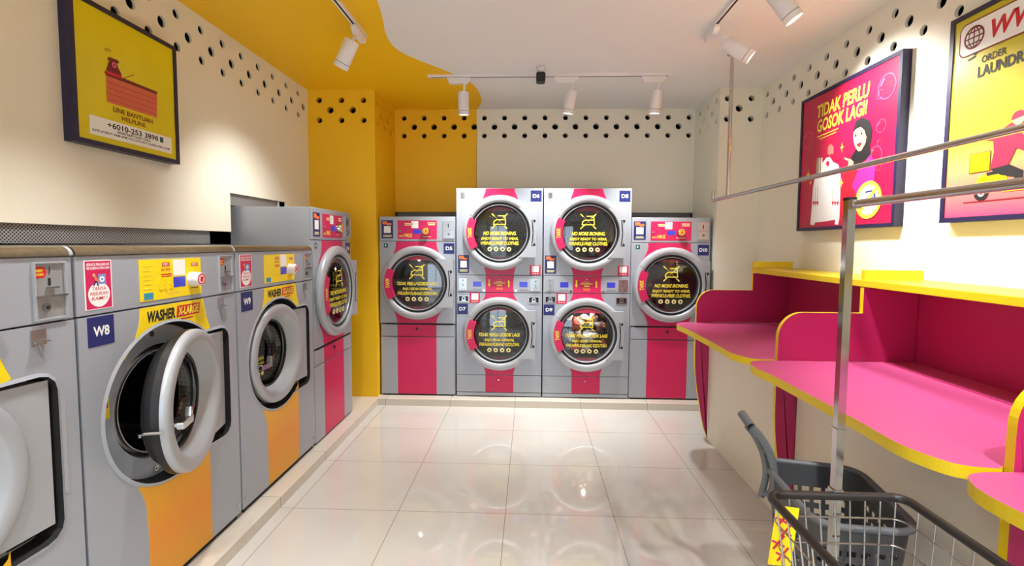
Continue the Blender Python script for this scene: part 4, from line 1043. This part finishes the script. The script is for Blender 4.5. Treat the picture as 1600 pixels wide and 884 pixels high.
# ------------------------------------------------------------------ hanging rail over the counters
RX, RZ = 1.45, 1.853
o = empty('hanging_rail', (RX,3.641,HC)); tag(o, 'steel clothes rail hung from the ceiling over the pink counters', 'clothes rail')
inv = Matrix.Translation(-Vector(o.location))
m = MB(); m.tube([(RX,-.4,RZ-.006),(RX,3.94,RZ)], .0125, STAIN, 14); t = m.build('rail', None); t.parent = o; t.matrix_parent_inverse = inv
for y_, z1_ in ((3.641,HC),(.2,HC)):
    m = MB(); m.tube([(RX,y_,RZ),(RX,y_,z1_)], .0125, STAIN, 14); m.frame(flat((RX,y_,0))).lathe([(.001,HC-.001),(.035,HC-.001),(.035,HC-.008),(.0125,HC-.012)], (0,0), STAIN, 20)
    t = m.build('hanger_rod', None); t.parent = o; t.matrix_parent_inverse = inv
for y_, h_ in ((3.93,.075),(2.515,.085)):
    m = MB(); m.tube([(RX,y_,RZ),(RX,y_,RZ+h_)], .0125, STAIN, 14); t = m.build('stub_post', None); t.parent = o; t.matrix_parent_inverse = inv

# ------------------------------------------------------------------ wire laundry cart with hanging bar
o = empty('laundry_cart', (.85,.9,0)); tag(o, 'chrome wire laundry cart with black rim and upright hanging bar', 'cart')
inv = Matrix.Translation(-Vector(o.location))
def cpart(mb, name, par=None):
    t = mb.build(name, None); t.parent = par or o
    if not par: t.matrix_parent_inverse = inv
    return t
CX0,CX1,CY0,CY1,CZ = .672,1.045,.42,1.345,.80
def rim_path(x0,x1,y0,y1,z_,r):
    return [(x,y,z_) for x,y in rrect(x0,x1,y0,y1,r,5)]
m = MB(); m.tube(rim_path(CX0,CX1,CY0,CY1,CZ,.035), .0115, BLK_TUBE, 12, closed=True); cpart(m, 'rim')
m = MB()
for z_ in (.742,.672,.602,.532,.462):
    k = (CZ-z_)*.12; m.tube(rim_path(CX0+k,CX1-k,CY0+k,CY1-k,z_,.035), .0026, CHROME, 6, closed=True)
def wire(xa,ya,xb,yb): m.tube([(xa,ya,CZ-.008),(xb,yb,.46)], .0023, CHROME, 6)
n = 8
for i in range(n+1):
    x = CX0+.02+(CX1-CX0-.04)*i/n; xb = x+(((CX0+CX1)/2)-x)*.2
    wire(x,CY1,xb,CY1-.04); wire(x,CY0,xb,CY0+.04)
n = 17
for i in range(1,n):
    y = CY0+(CY1-CY0)*i/n; yb = y+((CY0+CY1)/2-y)*.08
    wire(CX0,y,CX0+.04,yb); wire(CX1,y,CX1-.04,yb)
for i in range(9):
    x = CX0+.06+(CX1-CX0-.12)*i/8; m.tube([(x,CY0+.04,.46),(x,CY1-.04,.46)], .0023, CHROME, 6)
for i in range(12):
    y = CY0+.06+(CY1-CY0-.12)*i/11; m.tube([(CX0+.04,y,.458),(CX1-.04,y,.458)], .0023, CHROME, 6)
cpart(m, 'wire_basket')
PX = .868
for y_ in (CY1+.012,CY0-.012):
    m = MB().frame(flat()); m.box(PX-.0105,PX+.0105,y_-.0105,y_+.0105,.14,1.626,CHROME); m.box(PX-.0115,PX+.0115,y_-.0115,y_+.0115,1.622,1.630,BLACK)
    m.box(PX-.014,PX+.014,y_-.014,y_+.014,.775,.815,CHROME); m.box(PX-.013,PX+.013,y_-.013,y_+.013,.985,.99,CHROME)
    pp = cpart(m, 'upright')
    m = MB().frame(flat()); e = 1 if y_ < 1 else -1
    m.box(PX-.012,PX+.012,min(y_+e*.0105,y_+e*.03),max(y_+e*.0105,y_+e*.03),1.598,1.622,STAIN); cpart(m, 'bar_bracket', pp)
m = MB(); m.tube([(PX,CY0,1.611),(PX,CY1,1.611)], .0105, STAIN, 14); cpart(m, 'hanging_bar')
m = MB().frame(flat())
m.box(.70,.72,.42,1.35,.125,.145,CHROME); m.box(1.0,1.02,.42,1.35,.125,.145,CHROME); m.box(.70,1.02,.40,.42,.125,.145,CHROME); m.box(.70,1.02,1.347,1.367,.125,.145,CHROME)
for x in (.71,1.01):
    for y_ in (.41,1.357): m.tube([(x,y_,.145),(x,y_+(.03 if y_<1 else -.03),.465)], .008, CHROME, 8)
cpart(m, 'base_frame')
for x in (.71,1.01):
    for y_ in (.42,1.345):
        m = MB().frame(Matrix(((0,0,1,x),(1,0,0,y_),(0,1,0,.05),(0,0,0,1)))); m.lathe([(.001,-.013),(.042,-.013),(.05,-.008),(.05,.008),(.042,.013),(.001,.013)], (0,0), BLACK, 24)
        m.frame(flat()); m.box(x-.019,x-.015,y_-.012,y_+.012,.04,.125,STAIN); m.box(x+.015,x+.019,y_-.012,y_+.012,.04,.125,STAIN); m.box(x-.019,x+.019,y_-.014,y_+.014,.115,.125,STAIN); cpart(m, 'caster')
# yellow sign tied to the cart's far end
o2 = MB().frame(front((0,CY1-.004,0))); o2.frame(front((.712,1.328,.690)) @ Matrix.Rotation(math.radians(-6),4,'Z'))
o2.slab((-.031,.031,-.085,.085), YEL_VINYL, .003)
for k,(a,b_) in enumerate(((-.020,.045),(-.008,.012),(-.022,-.022),(-.006,-.055))):
    line_poly(o2, [(a,b_-.014),(a+.022,b_+.022)], .007, .0034, RED); line_poly(o2, [(a-.006,b_+.006),(a+.026,b_-.006)], .006, .0036, MAGENTA)
tag(o2.build('cart_sign'), 'yellow sign with red lettering hung inside the end of the wire cart', 'sign')

# ------------------------------------------------------------------ grey plastic rolling basket behind the cart
o = empty('plastic_basket', (1.03,1.66,0)); tag(o, 'dark grey plastic rolling basket with slotted sides behind the wire cart', 'basket')
inv = Matrix.Translation(-Vector(o.location))
N, RWS = 96, 26
def round_poly(P, r, n=10):
    out = []
    for i in range(len(P)):
        a,b,c = Vector(P[i-1]),Vector(P[i]),Vector(P[(i+1)%len(P)])
        p = b+(a-b).normalized()*r; q = b+(c-b).normalized()*r
        for k in range(n+1):
            t = k/n; out.append(tuple((1-t)**2*p+2*t*(1-t)*b+t*t*q))
    return out
RIM = [(.885,1.455),(1.165,1.425),(1.245,1.83),(.925,1.90)]
def bring(t, grow=0.0):
    cx = sum(p[0] for p in RIM)/4; cy = sum(p[1] for p in RIM)/4; k = 1-.22*(1-t)+grow
    return round_poly([(cx+(x-cx)*k, cy+(y-cy)*k) for x,y in RIM], .085)
m = MB(); rings = []
for j in range(RWS+1):
    t = j/RWS; z_ = .13+.52*t; rings.append([(x,y,z_) for x,y in bring(t)])
n = len(rings[0]); vs_ = [p for r_ in rings for p in r_]; fs = []
P0 = rings[-1]
per = [0]
for i in range(n): per.append(per[-1]+math.dist(P0[i][:2],P0[(i+1)%n][:2]))
# resample each ring evenly so that the slots are even
def resample(ring, cnt):
    d = [0]
    for i in range(n): d.append(d[-1]+math.dist(ring[i],ring[(i+1)%n]))
    out = []
    for c2 in range(cnt):
        s_ = d[-1]*c2/cnt; i = max(k for k in range(n) if d[k] <= s_+1e-9); f_ = (s_-d[i])/max(1e-9,d[i+1]-d[i]); out.append(tuple(Vector(ring[i]).lerp(Vector(ring[(i+1)%n]),f_)))
    return out
vs_ = [p for r_ in rings for p in resample(r_, N)]
for j in range(RWS):
    for i in range(N):
        slot = (i%3 != 0) and (j%2 == 1) and 3 <= j <= 21 and (i//3)%8 not in (0,7)
        if not slot: fs.append((j*N+i,j*N+(i+1)%N,(j+1)*N+(i+1)%N,(j+1)*N+i))
m.add(vs_, fs, GREYPL); m.add(vs_[:N], [tuple(range(N))], GREYPL)
t = m.build('tub', None); t.parent = o; t.matrix_parent_inverse = inv
sm = t.modifiers.new('thick','SOLIDIFY'); sm.thickness = .004
m = MB(); m.tube([(x,y,.652) for x,y in bring(1.0,.03)], .011, GREYPL2, 10, closed=True); t = m.build('rim', None); t.parent = o; t.matrix_parent_inverse = inv
# arm and grip at the left
pts = [tuple(on_plane(px_,py_,Y=1.80)) for px_,py_ in ((1204,778),(1210,745),(1204,712),(1190,685),(1174,666))]
pts = spline(pts,4); m = MB()
m.tube(pts, [.014]*len(pts), GREYPL2, 10); m.tube([(x-.022*(1-i/len(pts)),y+.03,z_-.010) for i,(x,y,z_) in enumerate(pts)], .012, GREYPL2, 10)
for i in (1,5,9,13): m.tube([pts[i],(pts[i][0]-.022*(1-i/len(pts)),pts[i][1]+.03,pts[i][2]-.010)], .011, GREYPL2, 8)
t = m.build('handle_arm', None); t.parent = o; t.matrix_parent_inverse = inv
a_ = on_plane(1174,667,Y=1.80); b_ = on_plane(1159,646,Y=1.87)
m = MB(); m.tube([tuple(a_),tuple(b_)], .0165, GREYPL2, 16, caps=False); m.tube([tuple(a_.lerp(b_,.02)),tuple(a_.lerp(b_,.98))], .012, BLACK, 12)
t = m.build('grip', None); t.parent = o; t.matrix_parent_inverse = inv
for x in (.95,1.12):
    for y_ in (1.56,1.78):
        m = MB().frame(Matrix(((0,0,1,x),(1,0,0,y_),(0,1,0,.03),(0,0,0,1)))); m.lathe([(.001,-.012),(.03,-.012),(.03,.012),(.001,.012)], (0,0), BLACK, 20)
        m.frame(flat()); m.box(x-.017,x-.013,y_-.01,y_+.01,.025,.132,GREYPL); m.box(x+.013,x+.017,y_-.01,y_+.01,.025,.132,GREYPL)
        t = m.build('wheel', None); t.parent = o; t.matrix_parent_inverse = inv
